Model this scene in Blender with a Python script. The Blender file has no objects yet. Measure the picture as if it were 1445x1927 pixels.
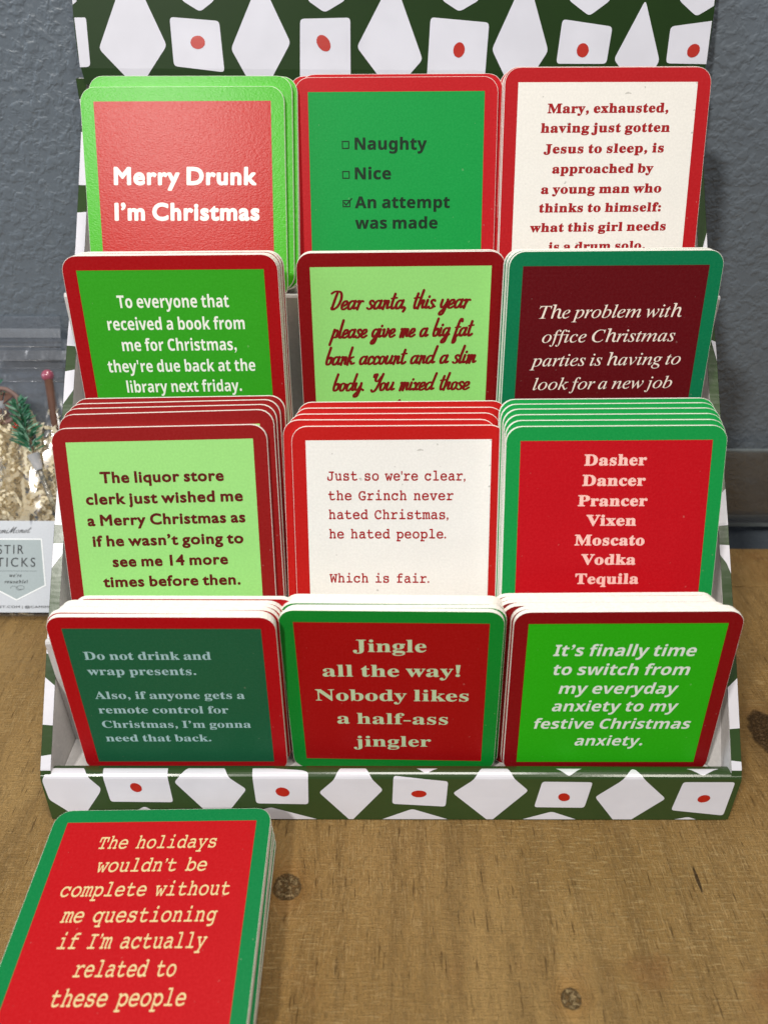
# Counter display of Christmas coasters in a patterned cardboard box, on a wooden counter by a grey wall.
# Lengths in the tables below are millimetres; everything is built in metres (factor S).
import bpy, math, random
from mathutils import Vector, Matrix
from mathutils.geometry import tessellate_polygon

S = 0.001
random.seed(7)
scene = bpy.context.scene
COL = scene.collection

# ------------------------------------------------------------------ camera
cam_d = bpy.data.cameras.new('camera')
cam = bpy.data.objects.new('camera', cam_d)
COL.objects.link(cam)
scene.camera = cam
FPX, PITCH, YAW, ROLL, CX, CY, CZ = [1447.90913, 0.58935, 0.00602, 0.0063, -4.943, -259.30593, 343.67881]
cam_d.sensor_fit = 'VERTICAL'
cam_d.sensor_height = 24.0
cam_d.lens = FPX / 1927 * 24.0
cam_d.clip_start = 0.01
cam_d.clip_end = 50
cam_d.dof.use_dof = True
cam_d.dof.focus_distance = 0.40
cam_d.dof.aperture_fstop = 5.6
fw = Vector((math.sin(YAW) * math.cos(PITCH), math.cos(YAW) * math.cos(PITCH), -math.sin(PITCH)))
r0 = Vector((math.cos(YAW), -math.sin(YAW), 0))
u0 = r0.cross(fw)
rr = r0 * math.cos(ROLL) + u0 * math.sin(ROLL)
uu = u0 * math.cos(ROLL) - r0 * math.sin(ROLL)
mw = Matrix((rr, uu, -fw)).transposed().to_4x4()
mw.translation = Vector((CX, CY, CZ)) * S
cam.matrix_world = mw

# ------------------------------------------------------------------ world and lamps
world = bpy.data.worlds.new("World")
scene.world = world
world.use_nodes = True
bg = world.node_tree.nodes['Background']
bg.inputs[0].default_value = (0.80, 0.86, 1.0, 1)
bg.inputs[1].default_value = 0.11
scene.view_settings.view_transform = 'Standard'
scene.view_settings.look = 'None'
scene.view_settings.exposure = 0.0
scene.view_settings.gamma = 1.0


def lamp(name, loc, target, size, power, color, shape='DISK', size_y=None):
    d = bpy.data.lights.new(name, 'AREA')
    d.shape = shape
    d.size = size
    if size_y:
        d.size_y = size_y
    d.energy = power
    d.color = color
    o = bpy.data.objects.new(name, d)
    COL.objects.link(o)
    o.location = loc
    o.rotation_euler = (Vector(target) - Vector(loc)).to_track_quat('-Z', 'Y').to_euler()
    return o


# shop ceiling spot in front and to the left, ceiling panel overhead, daylight from the shop front at the left
lamp('spot_lamp', (-0.554, -0.861, 1.139), (0, 0.05, 0.1), 0.12, 13.6, (1.0, 0.96, 0.90))
lamp('ceiling_lamp', (0.15, 0.0, 2.0), (0, 0.0, 0), 0.6, 20.5, (1.0, 0.96, 0.90))
lamp('far_ceiling_lamp', (0.9, -1.3, 1.9), (0, 0.05, 0), 0.35, 8, (1.0, 0.94, 0.84))
lamp('shop_window', (-2.2, -0.7, 0.9), (0, 0.1, 0.15), 1.2, 20, (0.72, 0.86, 1.0), 'RECTANGLE', 1.2)


# ------------------------------------------------------------------ materials
def lin(h):
    if isinstance(h, tuple):
        r = [c / 255 for c in h]
    else:
        r = [int(h[i:i + 2], 16) / 255 for i in (1, 3, 5)]
    return tuple(c / 12.92 if c <= 0.04045 else ((c + 0.055) / 1.055) ** 2.4 for c in r) + (1,)


class NT:
    def __init__(self, name):
        self.m = bpy.data.materials.new(name)
        self.m.use_nodes = True
        self.t = self.m.node_tree
        self.p = self.t.nodes['Principled BSDF']
        self.out = self.t.nodes['Material Output']
        self.tc = self.t.nodes.new('ShaderNodeTexCoord')
        self.vec = None

    def n(self, kind, **kw):
        x = self.t.nodes.new(kind)
        for k, v in kw.items():
            if k.startswith('i_'):
                x.inputs[k[2:].replace('_', ' ')].default_value = v
            else:
                setattr(x, k, v)
        return x

    def l(self, a, b):
        self.t.links.new(a, b)

    def noise(self, scale, detail=3, rough=0.5, stretch=None, offset=(0, 0, 0), dist=0.0):
        mp = self.n('ShaderNodeMapping')
        mp.inputs['Scale'].default_value = stretch or (1, 1, 1)
        mp.inputs['Location'].default_value = offset
        self.l(self.vec or self.tc.outputs['Object'], mp.inputs['Vector'])
        x = self.n('ShaderNodeTexNoise')
        x.inputs['Scale'].default_value = scale
        x.inputs['Detail'].default_value = detail
        x.inputs['Roughness'].default_value = rough
        x.inputs['Distortion'].default_value = dist
        self.l(mp.outputs[0], x.inputs['Vector'])
        return x.outputs['Fac']

    def ramp(self, fac, stops):
        x = self.n('ShaderNodeValToRGB')
        e = x.color_ramp.elements
        e[0].position, e[0].color = stops[0]
        e[1].position, e[1].color = stops[-1]
        for p, c in stops[1:-1]:
            q = e.new(p)
            q.color = c
        self.l(fac, x.inputs['Fac'])
        return x.outputs['Color']

    def band(self, fac, lo, hi):
        x = self.n('ShaderNodeMapRange', interpolation_type='SMOOTHSTEP')
        x.inputs['From Min'].default_value = lo
        x.inputs['From Max'].default_value = hi
        self.l(fac, x.inputs['Value'])
        return x.outputs['Result']

    def math(self, op, a, b=None, c=None):
        x = self.n('ShaderNodeMath', operation=op)
        for i, v in enumerate((a, b, c)):
            if v is None:
                continue
            if isinstance(v, (int, float)):
                x.inputs[i].default_value = v
            else:
                self.l(v, x.inputs[i])
        return x.outputs[0]

    def mix(self, fac, a, b, blend='MIX'):
        x = self.n('ShaderNodeMix', data_type='RGBA', blend_type=blend)
        for sock, v in ((x.inputs['Factor'], fac), (x.inputs['A'], a), (x.inputs['B'], b)):
            if sock.name == 'Factor' and isinstance(v, (int, float)):
                sock.default_value = v
            elif isinstance(v, tuple):
                sock.default_value = v
            else:
                self.l(v, sock)
        x2 = [o for o in x.outputs if o.type == 'RGBA'][0]
        return x2

    def setmix(self, fac, a, b, blend='MIX'):
        x = self.n('ShaderNodeMix', data_type='RGBA', blend_type=blend)
        ins = {'F': x.inputs[0], 'A': x.inputs[6], 'B': x.inputs[7]}
        for k, v in (('F', fac), ('A', a), ('B', b)):
            if isinstance(v, (int, float, tuple)):
                ins[k].default_value = v
            else:
                self.l(v, ins[k])
        return x.outputs[2]

    def bump(self, h, strength=0.3, dist=0.001, normal=None):
        x = self.n('ShaderNodeBump')
        x.inputs['Strength'].default_value = strength
        x.inputs['Distance'].default_value = dist
        self.l(h, x.inputs['Height'])
        if normal is not None:
            self.l(normal, x.inputs['Normal'])
        return x.outputs['Normal']


def print_material(name, color, rough=0.42, grain=0.22, mottle=0.03, spec=0.5, gsize=1.0, specks=False):
    """Ink on pulp board: a faint linen grain in the surface and a little mottling in the ink."""
    k = NT(name)
    c = lin(color)
    f = k.noise(900, 3, 0.6)
    g = k.noise(60, 3, 0.5)
    v = k.setmix(k.band(f, 0.3, 0.75), tuple(x * (1 - mottle * 1.4) for x in c[:3]) + (1,),
                 tuple(min(1, x * (1 + mottle) + 0.006) for x in c[:3]) + (1,))
    v = k.setmix(k.math('MULTIPLY', k.band(g, 0.35, 0.7), 0.10), v, tuple(x * 0.8 for x in c[:3]) + (1,))
    if specks:
        s1 = k.band(k.noise(240, 2, 0.5, offset=(0.3, 0, 0.7)), 0.715, 0.735)
        v = k.setmix(k.math('MULTIPLY', s1, 0.4), v, lin('#6f675c'))
    else:
        s1 = k.band(k.noise(520, 2, 0.5, offset=(0.3, 0, 0.7)), 0.72, 0.75)
        v = k.setmix(k.math('MULTIPLY', s1, 0.10), v, lin('#e8d8c8'))
    k.l(v, k.p.inputs['Base Color'])
    k.p.inputs['Roughness'].default_value = rough
    k.p.inputs['Specular IOR Level'].default_value = spec
    h = k.noise(1300 * gsize, 2, 0.6, stretch=(0.55, 1, 1))
    h2 = k.noise(420 * gsize, 2, 0.5)
    k.l(k.bump(k.math('ADD', h, k.math('MULTIPLY', h2, 0.6)), grain, 0.00035), k.p.inputs['Normal'])
    return k.m


def paper_material(name, color, rough=0.75, fib=0.12):
    k = NT(name)
    c = lin(color)
    f = k.noise(500, 4, 0.6)
    g = k.noise(1600, 2, 0.5, stretch=(1, 1, 3))
    v = k.setmix(k.band(f, 0.3, 0.7), tuple(x * 0.90 for x in c[:3]) + (1,), c)
    v = k.setmix(k.math('MULTIPLY', k.band(g, 0.66, 0.75), 0.35), v, lin('#8c7f68'))
    k.l(v, k.p.inputs['Base Color'])
    k.p.inputs['Roughness'].default_value = rough
    k.l(k.bump(f, fib, 0.0004), k.p.inputs['Normal'])
    return k.m


def gloss_material(name, color, rough=0.22, wave=0.25, coat=0.5):
    """Laminated printed cardboard: glossy, slightly rippled by the corrugation underneath."""
    k = NT(name)
    c = lin(color)
    f = k.noise(35, 3, 0.5)
    v = k.setmix(k.band(f, 0.3, 0.7), tuple(x * 0.93 for x in c[:3]) + (1,), c)
    k.l(v, k.p.inputs['Base Color'])
    k.p.inputs['Roughness'].default_value = rough
    k.p.inputs['Coat Weight'].default_value = coat
    k.p.inputs['Coat Roughness'].default_value = 0.11
    a = k.noise(55, 2, 0.5, stretch=(0.5, 3, 3))
    b = k.noise(260, 3, 0.6)
    h = k.math('ADD', a, k.math('MULTIPLY', b, 0.22))
    nn = k.bump(h, wave, 0.0016)
    k.l(nn, k.p.inputs['Normal'])
    k.l(nn, k.p.inputs['Coat Normal'])
    return k.m


def film_material(name, tint=(0.97, 0.98, 1.0, 1), gloss=0.10, haze=0.0, wrinkle=0.5):
    """Thin clear plastic film: see-through with a sharp sheen along its wrinkles."""
    k = NT(name)
    tr = k.n('ShaderNodeBsdfTransparent')
    tr.inputs[0].default_value = tint
    gl = k.n('ShaderNodeBsdfGlossy')
    gl.inputs['Roughness'].default_value = 0.12
    df = k.n('ShaderNodeBsdfDiffuse')
    df.inputs[0].default_value = (0.75, 0.78, 0.82, 1)
    h = k.noise(38, 3, 0.55, stretch=(1, 1, 0.5), dist=0.6)
    nn = k.bump(h, wrinkle, 0.006)
    k.l(nn, gl.inputs['Normal'])
    fr = k.n('ShaderNodeFresnel')
    fr.inputs['IOR'].default_value = 1.4
    k.l(nn, fr.inputs['Normal'])
    m1 = k.n('ShaderNodeMixShader')
    k.l(k.math('ADD', fr.outputs[0], gloss), m1.inputs[0])
    k.l(tr.outputs[0], m1.inputs[1])
    k.l(gl.outputs[0], m1.inputs[2])
    m2 = k.n('ShaderNodeMixShader')
    m2.inputs[0].default_value = haze
    k.l(m1.outputs[0], m2.inputs[1])
    k.l(df.outputs[0], m2.inputs[2])
    k.l(m2.outputs[0], k.out.inputs['Surface'])
    return k.m


def wall_material():
    k = NT('painted_textured_wall')
    g = k.noise(2.2, 3, 0.5)
    v = k.ramp(g, [(0.3, lin('#626b74')), (0.7, lin('#6f7881'))])
    sp = k.noise(170, 3, 0.6)
    v = k.setmix(k.math('MULTIPLY', k.band(sp, 0.62, 0.72), 0.25), v, lin('#8a9299'))
    k.l(v, k.p.inputs['Base Color'])
    k.p.inputs['Roughness'].default_value = 0.42
    a = k.noise(190, 2, 0.5, dist=0.3)
    b = k.noise(420, 3, 0.55)
    c = k.noise(48, 2, 0.5)
    h = k.math('ADD', k.math('MULTIPLY', k.band(a, 0.38, 0.66), 1.0),
               k.math('ADD', k.math('MULTIPLY', b, 0.35), k.math('MULTIPLY', c, 0.8)))
    k.l(k.bump(h, 0.36, 0.0011), k.p.inputs['Normal'])
    return k.m


def wood_material():
    k = NT('rough_sawn_wood')
    # the grain swings round the knots: coordinates are pushed sideways near each one
    sep0 = k.n('ShaderNodeSeparateXYZ')
    k.l(k.tc.outputs['Object'], sep0.inputs[0])
    push = None
    for (kx, ky, kr) in ((-0.0475, -0.0585, 0.0072), (0.0745, -0.107, 0.0048), (0.2135, 0.031, 0.010)):
        dx = k.math('SUBTRACT', sep0.outputs[0], kx)
        dy = k.math('MULTIPLY', k.math('SUBTRACT', sep0.outputs[1], ky), 0.55)
        r2 = k.math('ADD', k.math('ADD', k.math('MULTIPLY', dx, dx), k.math('MULTIPLY', dy, dy)), kr * kr * 0.5)
        p = k.math('DIVIDE', k.math('MULTIPLY', dx, -kr * kr * 1.1), r2)
        push = p if push is None else k.math('ADD', push, p)
    comb = k.n('ShaderNodeCombineXYZ')
    k.l(push, comb.inputs[0])
    vadd = k.n('ShaderNodeVectorMath', operation='ADD')
    k.l(k.tc.outputs['Object'], vadd.inputs[0])
    k.l(comb.outputs[0], vadd.inputs[1])
    k.vec = vadd.outputs[0]
    low = k.noise(5, 4, 0.55, stretch=(1, 0.8, 1), dist=0.6)
    base = k.ramp(low, [(0.28, lin('#87652f')), (0.5, lin('#9c7a46')), (0.72, lin('#b39059'))])
    grain = k.noise(60, 5, 0.65, stretch=(1.6, 0.16, 1), dist=0.3)
    base = k.setmix(k.math('MULTIPLY', k.band(grain, 0.42, 0.66), 0.42), base, lin('#654c28'))
    mask = k.band(k.noise(11, 3, 0.6, offset=(3, 1, 0)), 0.36, 0.60)
    mask2 = k.band(k.noise(9, 3, 0.6, offset=(-4, 7, 0)), 0.36, 0.62)
    st = k.noise(1, 4, 0.7, stretch=(1100, 110, 1), dist=0.15)
    streak = k.math('MULTIPLY', k.band(st, 0.52, 0.62), mask)
    tk = k.noise(1, 4, 0.7, stretch=(110, 1000, 1), dist=0.15)
    tick = k.math('MULTIPLY', k.band(tk, 0.54, 0.64), mask2)
    fine = k.band(k.noise(1, 3, 0.7, stretch=(2400, 260, 1), offset=(9, 2, 0)), 0.50, 0.72)
    fine2 = k.band(k.noise(1, 3, 0.7, stretch=(280, 2500, 1), offset=(1, 8, 0)), 0.52, 0.74)
    v = k.setmix(k.math('MULTIPLY', fine, 0.5), base, lin('#b79a6a'))
    v = k.setmix(k.math('MULTIPLY', fine2, 0.5), v, lin('#5f4522'))
    v = k.setmix(k.math('MULTIPLY', streak, 0.8), v, lin('#b39361'))
    v = k.setmix(k.math('MULTIPLY', tick, 0.8), v, lin('#b99b69'))
    dk = k.band(k.noise(1, 3, 0.6, stretch=(700, 60, 1), offset=(5, 5, 0)), 0.60, 0.74)
    v = k.setmix(k.math('MULTIPLY', dk, 0.75), v, lin('#5a3f1e'))
    rd = k.band(k.noise(14, 3, 0.6, offset=(13, 4, 0)), 0.60, 0.72)
    v = k.setmix(k.math('MULTIPLY', rd, 0.35), v, lin('#84522a'))
    gy = k.band(k.noise(7, 4, 0.6, offset=(21, 3, 0)), 0.5, 0.72)
    v = k.setmix(k.math('MULTIPLY', gy, 0.15), v, lin('#7a6446'))
    # knots, where they are in this board
    sep = k.n('ShaderNodeSeparateXYZ')
    k.l(k.tc.outputs['Object'], sep.inputs[0])
    k.vec = None
    wob = k.noise(120, 3, 0.6)
    crk = k.band(k.noise(420, 4, 0.75, offset=(2, 2, 0)), 0.44, 0.56)
    knotbump = None
    for (kx, ky, kr, light) in ((-0.0475, -0.0585, 0.0072, 1), (0.0745, -0.107, 0.0048, 1), (0.2135, 0.031, 0.010, 0),
                                (0.1445, -0.0555, 0.0009, 0), (-0.232, -0.01, 0.004, 0)):
        dx = k.math('SUBTRACT', sep.outputs[0], kx)
        dy = k.math('SUBTRACT', sep.outputs[1], ky)
        if kr < 0.002:
            dy = k.math('MULTIPLY', dy, 0.12)
        if kx > 0.2:
            dy = k.math('MULTIPLY', dy, 0.55)
        dd = k.math('SQRT', k.math('ADD', k.math('MULTIPLY', dx, dx), k.math('MULTIPLY', dy, dy)))
        dd = k.math('ADD', dd, k.math('MULTIPLY', k.math('SUBTRACT', wob, 0.5), kr * 0.55))
        halo = k.math('SUBTRACT', 1.0, k.band(dd, kr * 0.9, kr * 2.6))
        core = k.math('SUBTRACT', 1.0, k.band(dd, kr * 0.82, kr * 1.0))
        rim = k.math('MULTIPLY', core, k.band(dd, kr * 0.70, kr * 0.9))
        if kr > 0.002:
            v = k.setmix(k.math('MULTIPLY', halo, 0.30), v, lin('#8f5e22') if light else lin('#4a3215'))
        inner = k.ramp(crk, [(0.25, lin('#5b4526')), (0.6, lin('#9a8661'))]) if light else lin('#3c2811')
        v = k.setmix(k.math('MULTIPLY', core, 0.75 if light else 0.80), v, inner)
        if light:
            v = k.setmix(k.math('MULTIPLY', rim, 0.6), v, lin('#5c4526'))
        knotbump = core if knotbump is None else k.math('ADD', knotbump, core)
    k.l(v, k.p.inputs['Base Color'])
    rg = k.n('ShaderNodeMapRange')
    rg.inputs['To Min'].default_value = 0.34
    rg.inputs['To Max'].default_value = 0.68
    k.l(low, rg.inputs['Value'])
    k.l(rg.outputs[0], k.p.inputs['Roughness'])
    k.p.inputs['Specular IOR Level'].default_value = 0.35
    h = k.math('ADD', k.math('ADD', k.math('MULTIPLY', st, 0.9), k.math('MULTIPLY', tk, 0.9)),
               k.math('SUBTRACT', k.math('MULTIPLY', fine, 0.25), k.math('MULTIPLY', dk, 0.5)))
    h = k.math('SUBTRACT', h, k.math('MULTIPLY', k.math('MULTIPLY', knotbump, crk), 0.8))
    k.l(k.bump(h, 1.0, 0.0014), k.p.inputs['Normal'])
    return k.m


def plain(name, color, rough=0.5, metal=0.0, trans=0.0, coat=0.0):
    k = NT(name)
    c = lin(color)
    f = k.noise(180, 3, 0.6)
    k.l(k.setmix(k.band(f, 0.3, 0.7), tuple(x * 0.82 for x in c[:3]) + (1,), c), k.p.inputs['Base Color'])
    k.p.inputs['Roughness'].default_value = rough
    k.p.inputs['Metallic'].default_value = metal
    k.p.inputs['Transmission Weight'].default_value = trans
    k.p.inputs['Coat Weight'].default_value = coat
    k.l(k.bump(f, 0.2, 0.0004), k.p.inputs['Normal'])
    return k.m


# ------------------------------------------------------------------ mesh helpers
def mesh_object(name, verts, faces, mat, parent=None, smooth=False, mats=None, fmat=None):
    me = bpy.data.meshes.new(name)
    me.from_pydata([tuple(v) for v in verts], [], faces)
    me.update()
    if mats:
        for q in mats:
            me.materials.append(q)
        me.polygons.foreach_set('material_index', fmat)
    else:
        me.materials.append(mat)
    if smooth:
        me.polygons.foreach_set('use_smooth', [True] * len(me.polygons))
    o = bpy.data.objects.new(name, me)
    COL.objects.link(o)
    if parent:
        o.parent = parent
    return o


class MB:
    def __init__(self):
        self.v = []
        self.f = []

    def add(self, vs, fs):
        b = len(self.v)
        self.v += [Vector(x) for x in vs]
        self.f += [tuple(b + i for i in f) for f in fs]

    def box(self, x0, x1, y0, y1, z0, z1):
        self.add([(x0, y0, z0), (x1, y0, z0), (x1, y1, z0), (x0, y1, z0), (x0, y0, z1), (x1, y0, z1), (x1, y1, z1), (x0, y1, z1)],
                 [(0, 3, 2, 1), (4, 5, 6, 7), (0, 1, 5, 4), (1, 2, 6, 5), (2, 3, 7, 6), (3, 0, 4, 7)])

    def extrude_x(self, prof, x0, x1):
        """closed profile of (y, z) points swept along x, with end caps"""
        n = len(prof)
        self.add([(x0, y, z) for y, z in prof] + [(x1, y, z) for y, z in prof],
                 [(i, (i + 1) % n, n + (i + 1) % n, n + i) for i in range(n)] + [tuple(range(n - 1, -1, -1)), tuple(range(n, 2 * n))])

    def tube(self, pts, rad, seg=8, cap=True):
        pts = [Vector(p) for p in pts]
        rads = rad if isinstance(rad, (list, tuple)) else [rad] * len(pts)
        b = len(self.v)
        up = Vector((0, 0, 1))
        for i, p in enumerate(pts):
            t = (pts[min(i + 1, len(pts) - 1)] - pts[max(i - 1, 0)]).normalized()
            a = t.cross(up)
            if a.length < 0.1:
                a = t.cross(Vector((1, 0, 0)))
            a.normalize()
            c = t.cross(a)
            for j in range(seg):
                w = 2 * math.pi * j / seg
                self.v.append(p + (a * math.cos(w) + c * math.sin(w)) * rads[i])
        for i in range(len(pts) - 1):
            for j in range(seg):
                self.f.append((b + i * seg + j, b + i * seg + (j + 1) % seg, b + (i + 1) * seg + (j + 1) % seg, b + (i + 1) * seg + j))
        if cap:
            self.f.append(tuple(b + j for j in range(seg - 1, -1, -1)))
            e = b + (len(pts) - 1) * seg
            self.f.append(tuple(e + j for j in range(seg)))

    def sphere(self, c, r, n=10, m=7):
        b = len(self.v)
        c = Vector(c)
        for i in range(m + 1):
            th = math.pi * i / m
            for j in range(n):
                ph = 2 * math.pi * j / n
                self.v.append(c + Vector((math.sin(th) * math.cos(ph), math.sin(th) * math.sin(ph), math.cos(th))) * r)
        for i in range(m):
            for j in range(n):
                self.f.append((b + i * n + j, b + (i + 1) * n + j, b + (i + 1) * n + (j + 1) % n, b + i * n + (j + 1) % n))

    def obj(self, name, mat, parent=None, smooth=False):
        return mesh_object(name, self.v, self.f, mat, parent, smooth)


def empty(name, label=None, cat=None, group=None, matrix=None):
    o = bpy.data.objects.new(name, None)
    o.empty_display_size = 0.01
    COL.objects.link(o)
    if matrix is not None:
        o.matrix_world = matrix
    tag(o, label, cat, group)
    return o


def tag(o, label=None, cat=None, group=None, kind=None):
    for k, v in (('label', label), ('category', cat), ('group', group), ('kind', kind)):
        if v:
            o[k] = v
    return o


def rounded(poly, r):
    """round the corners of a polygon with short arcs"""
    out = []
    n = len(poly)
    for i in range(n):
        p = Vector(poly[i])
        a = Vector(poly[i - 1])
        b = Vector(poly[(i + 1) % n])
        da, db = (a - p), (b - p)
        t = min(r, da.length * 0.4, db.length * 0.4)
        if da.length < 1e-6 or db.length < 1e-6:
            continue
        q0 = p + da.normalized() * t
        q2 = p + db.normalized() * t
        for k in range(4):
            w = k / 3
            out.append(tuple(q0 * (1 - w) ** 2 + p * 2 * w * (1 - w) + q2 * w * w))
    return out


def clip(poly, axis, val, keep_less):
    out = []
    n = len(poly)
    for i in range(n):
        p, q = poly[i], poly[(i + 1) % n]
        ip = (p[axis] <= val) if keep_less else (p[axis] >= val)
        iq = (q[axis] <= val) if keep_less else (q[axis] >= val)
        if ip:
            out.append(p)
        if ip != iq:
            t = (val - p[axis]) / (q[axis] - p[axis])
            out.append((p[0] + (q[0] - p[0]) * t, p[1] + (q[1] - p[1]) * t))
    return out


def area2(p):
    return sum(p[i - 1][0] * p[i][1] - p[i][0] * p[i - 1][1] for i in range(len(p)))


class Drape:
    """lays flat print (x, arc length s) on a profile of (y, z) points, lifted off it by `lift` mm"""
    def __init__(self, prof, xlim, lift, slim=None):
        self.prof = prof
        self.s = [0]
        for (a, b), (c, d) in zip(prof[:-1], prof[1:]):
            self.s.append(self.s[-1] + math.hypot(c - a, d - b))
        self.xlim = xlim
        self.lift = lift
        self.slim = slim or (0, self.s[-1])
        self.nrm = []
        for (a, b), (c, d) in zip(prof[:-1], prof[1:]):
            L = math.hypot(c - a, d - b)
            self.nrm.append(((d - b) / L, -(c - a) / L))
        # normals must point towards the viewer's side (-y / +z)
        self.nrm = [(n if (n[0] < 0 or (abs(n[0]) < 0.2 and n[1] > 0)) else (-n[0], -n[1])) for n in self.nrm]
        self.vn = []
        for i in range(len(prof)):
            a = self.nrm[max(0, i - 1)]
            b = self.nrm[min(i, len(self.nrm) - 1)]
            x, y = a[0] + b[0], a[1] + b[1]
            L = math.hypot(x, y)
            x, y = x / L, y / L
            d = max(0.5, x * a[0] + y * a[1])
            self.vn.append((x / d, y / d))

    def place(self, x, s, seg, lift):
        k = seg
        t = (s - self.s[k]) / (self.s[k + 1] - self.s[k])
        y = self.prof[k][0] * (1 - t) + self.prof[k + 1][0] * t
        z = self.prof[k][1] * (1 - t) + self.prof[k + 1][1] * t
        ny = self.vn[k][0] * (1 - t) + self.vn[k + 1][0] * t
        nz = self.vn[k][1] * (1 - t) + self.vn[k + 1][1] * t
        return (x * S, (y + ny * lift) * S, (z + nz * lift) * S)

    def lay(self, mb, poly, lift=None, taper=None):
        lift = self.lift if lift is None else lift
        for k in range(len(self.prof) - 1):
            lo = max(self.s[k], self.slim[0])
            hi = min(self.s[k + 1], self.slim[1])
            if hi - lo < 1e-3:
                continue
            q = clip(clip(poly, 1, lo, False), 1, hi, True)
            q = clip(clip(q, 0, self.xlim[0], False), 0, self.xlim[1], True) if q else q
            q = [p for i, p in enumerate(q) if math.hypot(p[0] - q[i - 1][0], p[1] - q[i - 1][1]) > 1e-4]
            if len(q) < 3 or abs(area2(q)) < 1e-3:
                continue
            tris = tessellate_polygon([[Vector((a, b, 0)) for a, b in q]])
            vs = [self.place(taper(a, b) if taper else a, b, k, lift) for a, b in q]
            fs = []
            for t in tris:
                a, b, c = (Vector(vs[i]) for i in t)
                nn = (b - a).cross(c - a)
                w = Vector((0, self.vn[k][0] + self.vn[k + 1][0], self.vn[k][1] + self.vn[k + 1][1]))
                fs.append(tuple(t) if nn.dot(w) > 0 else tuple(reversed(t)))
            mb.add(vs, fs)


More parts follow.
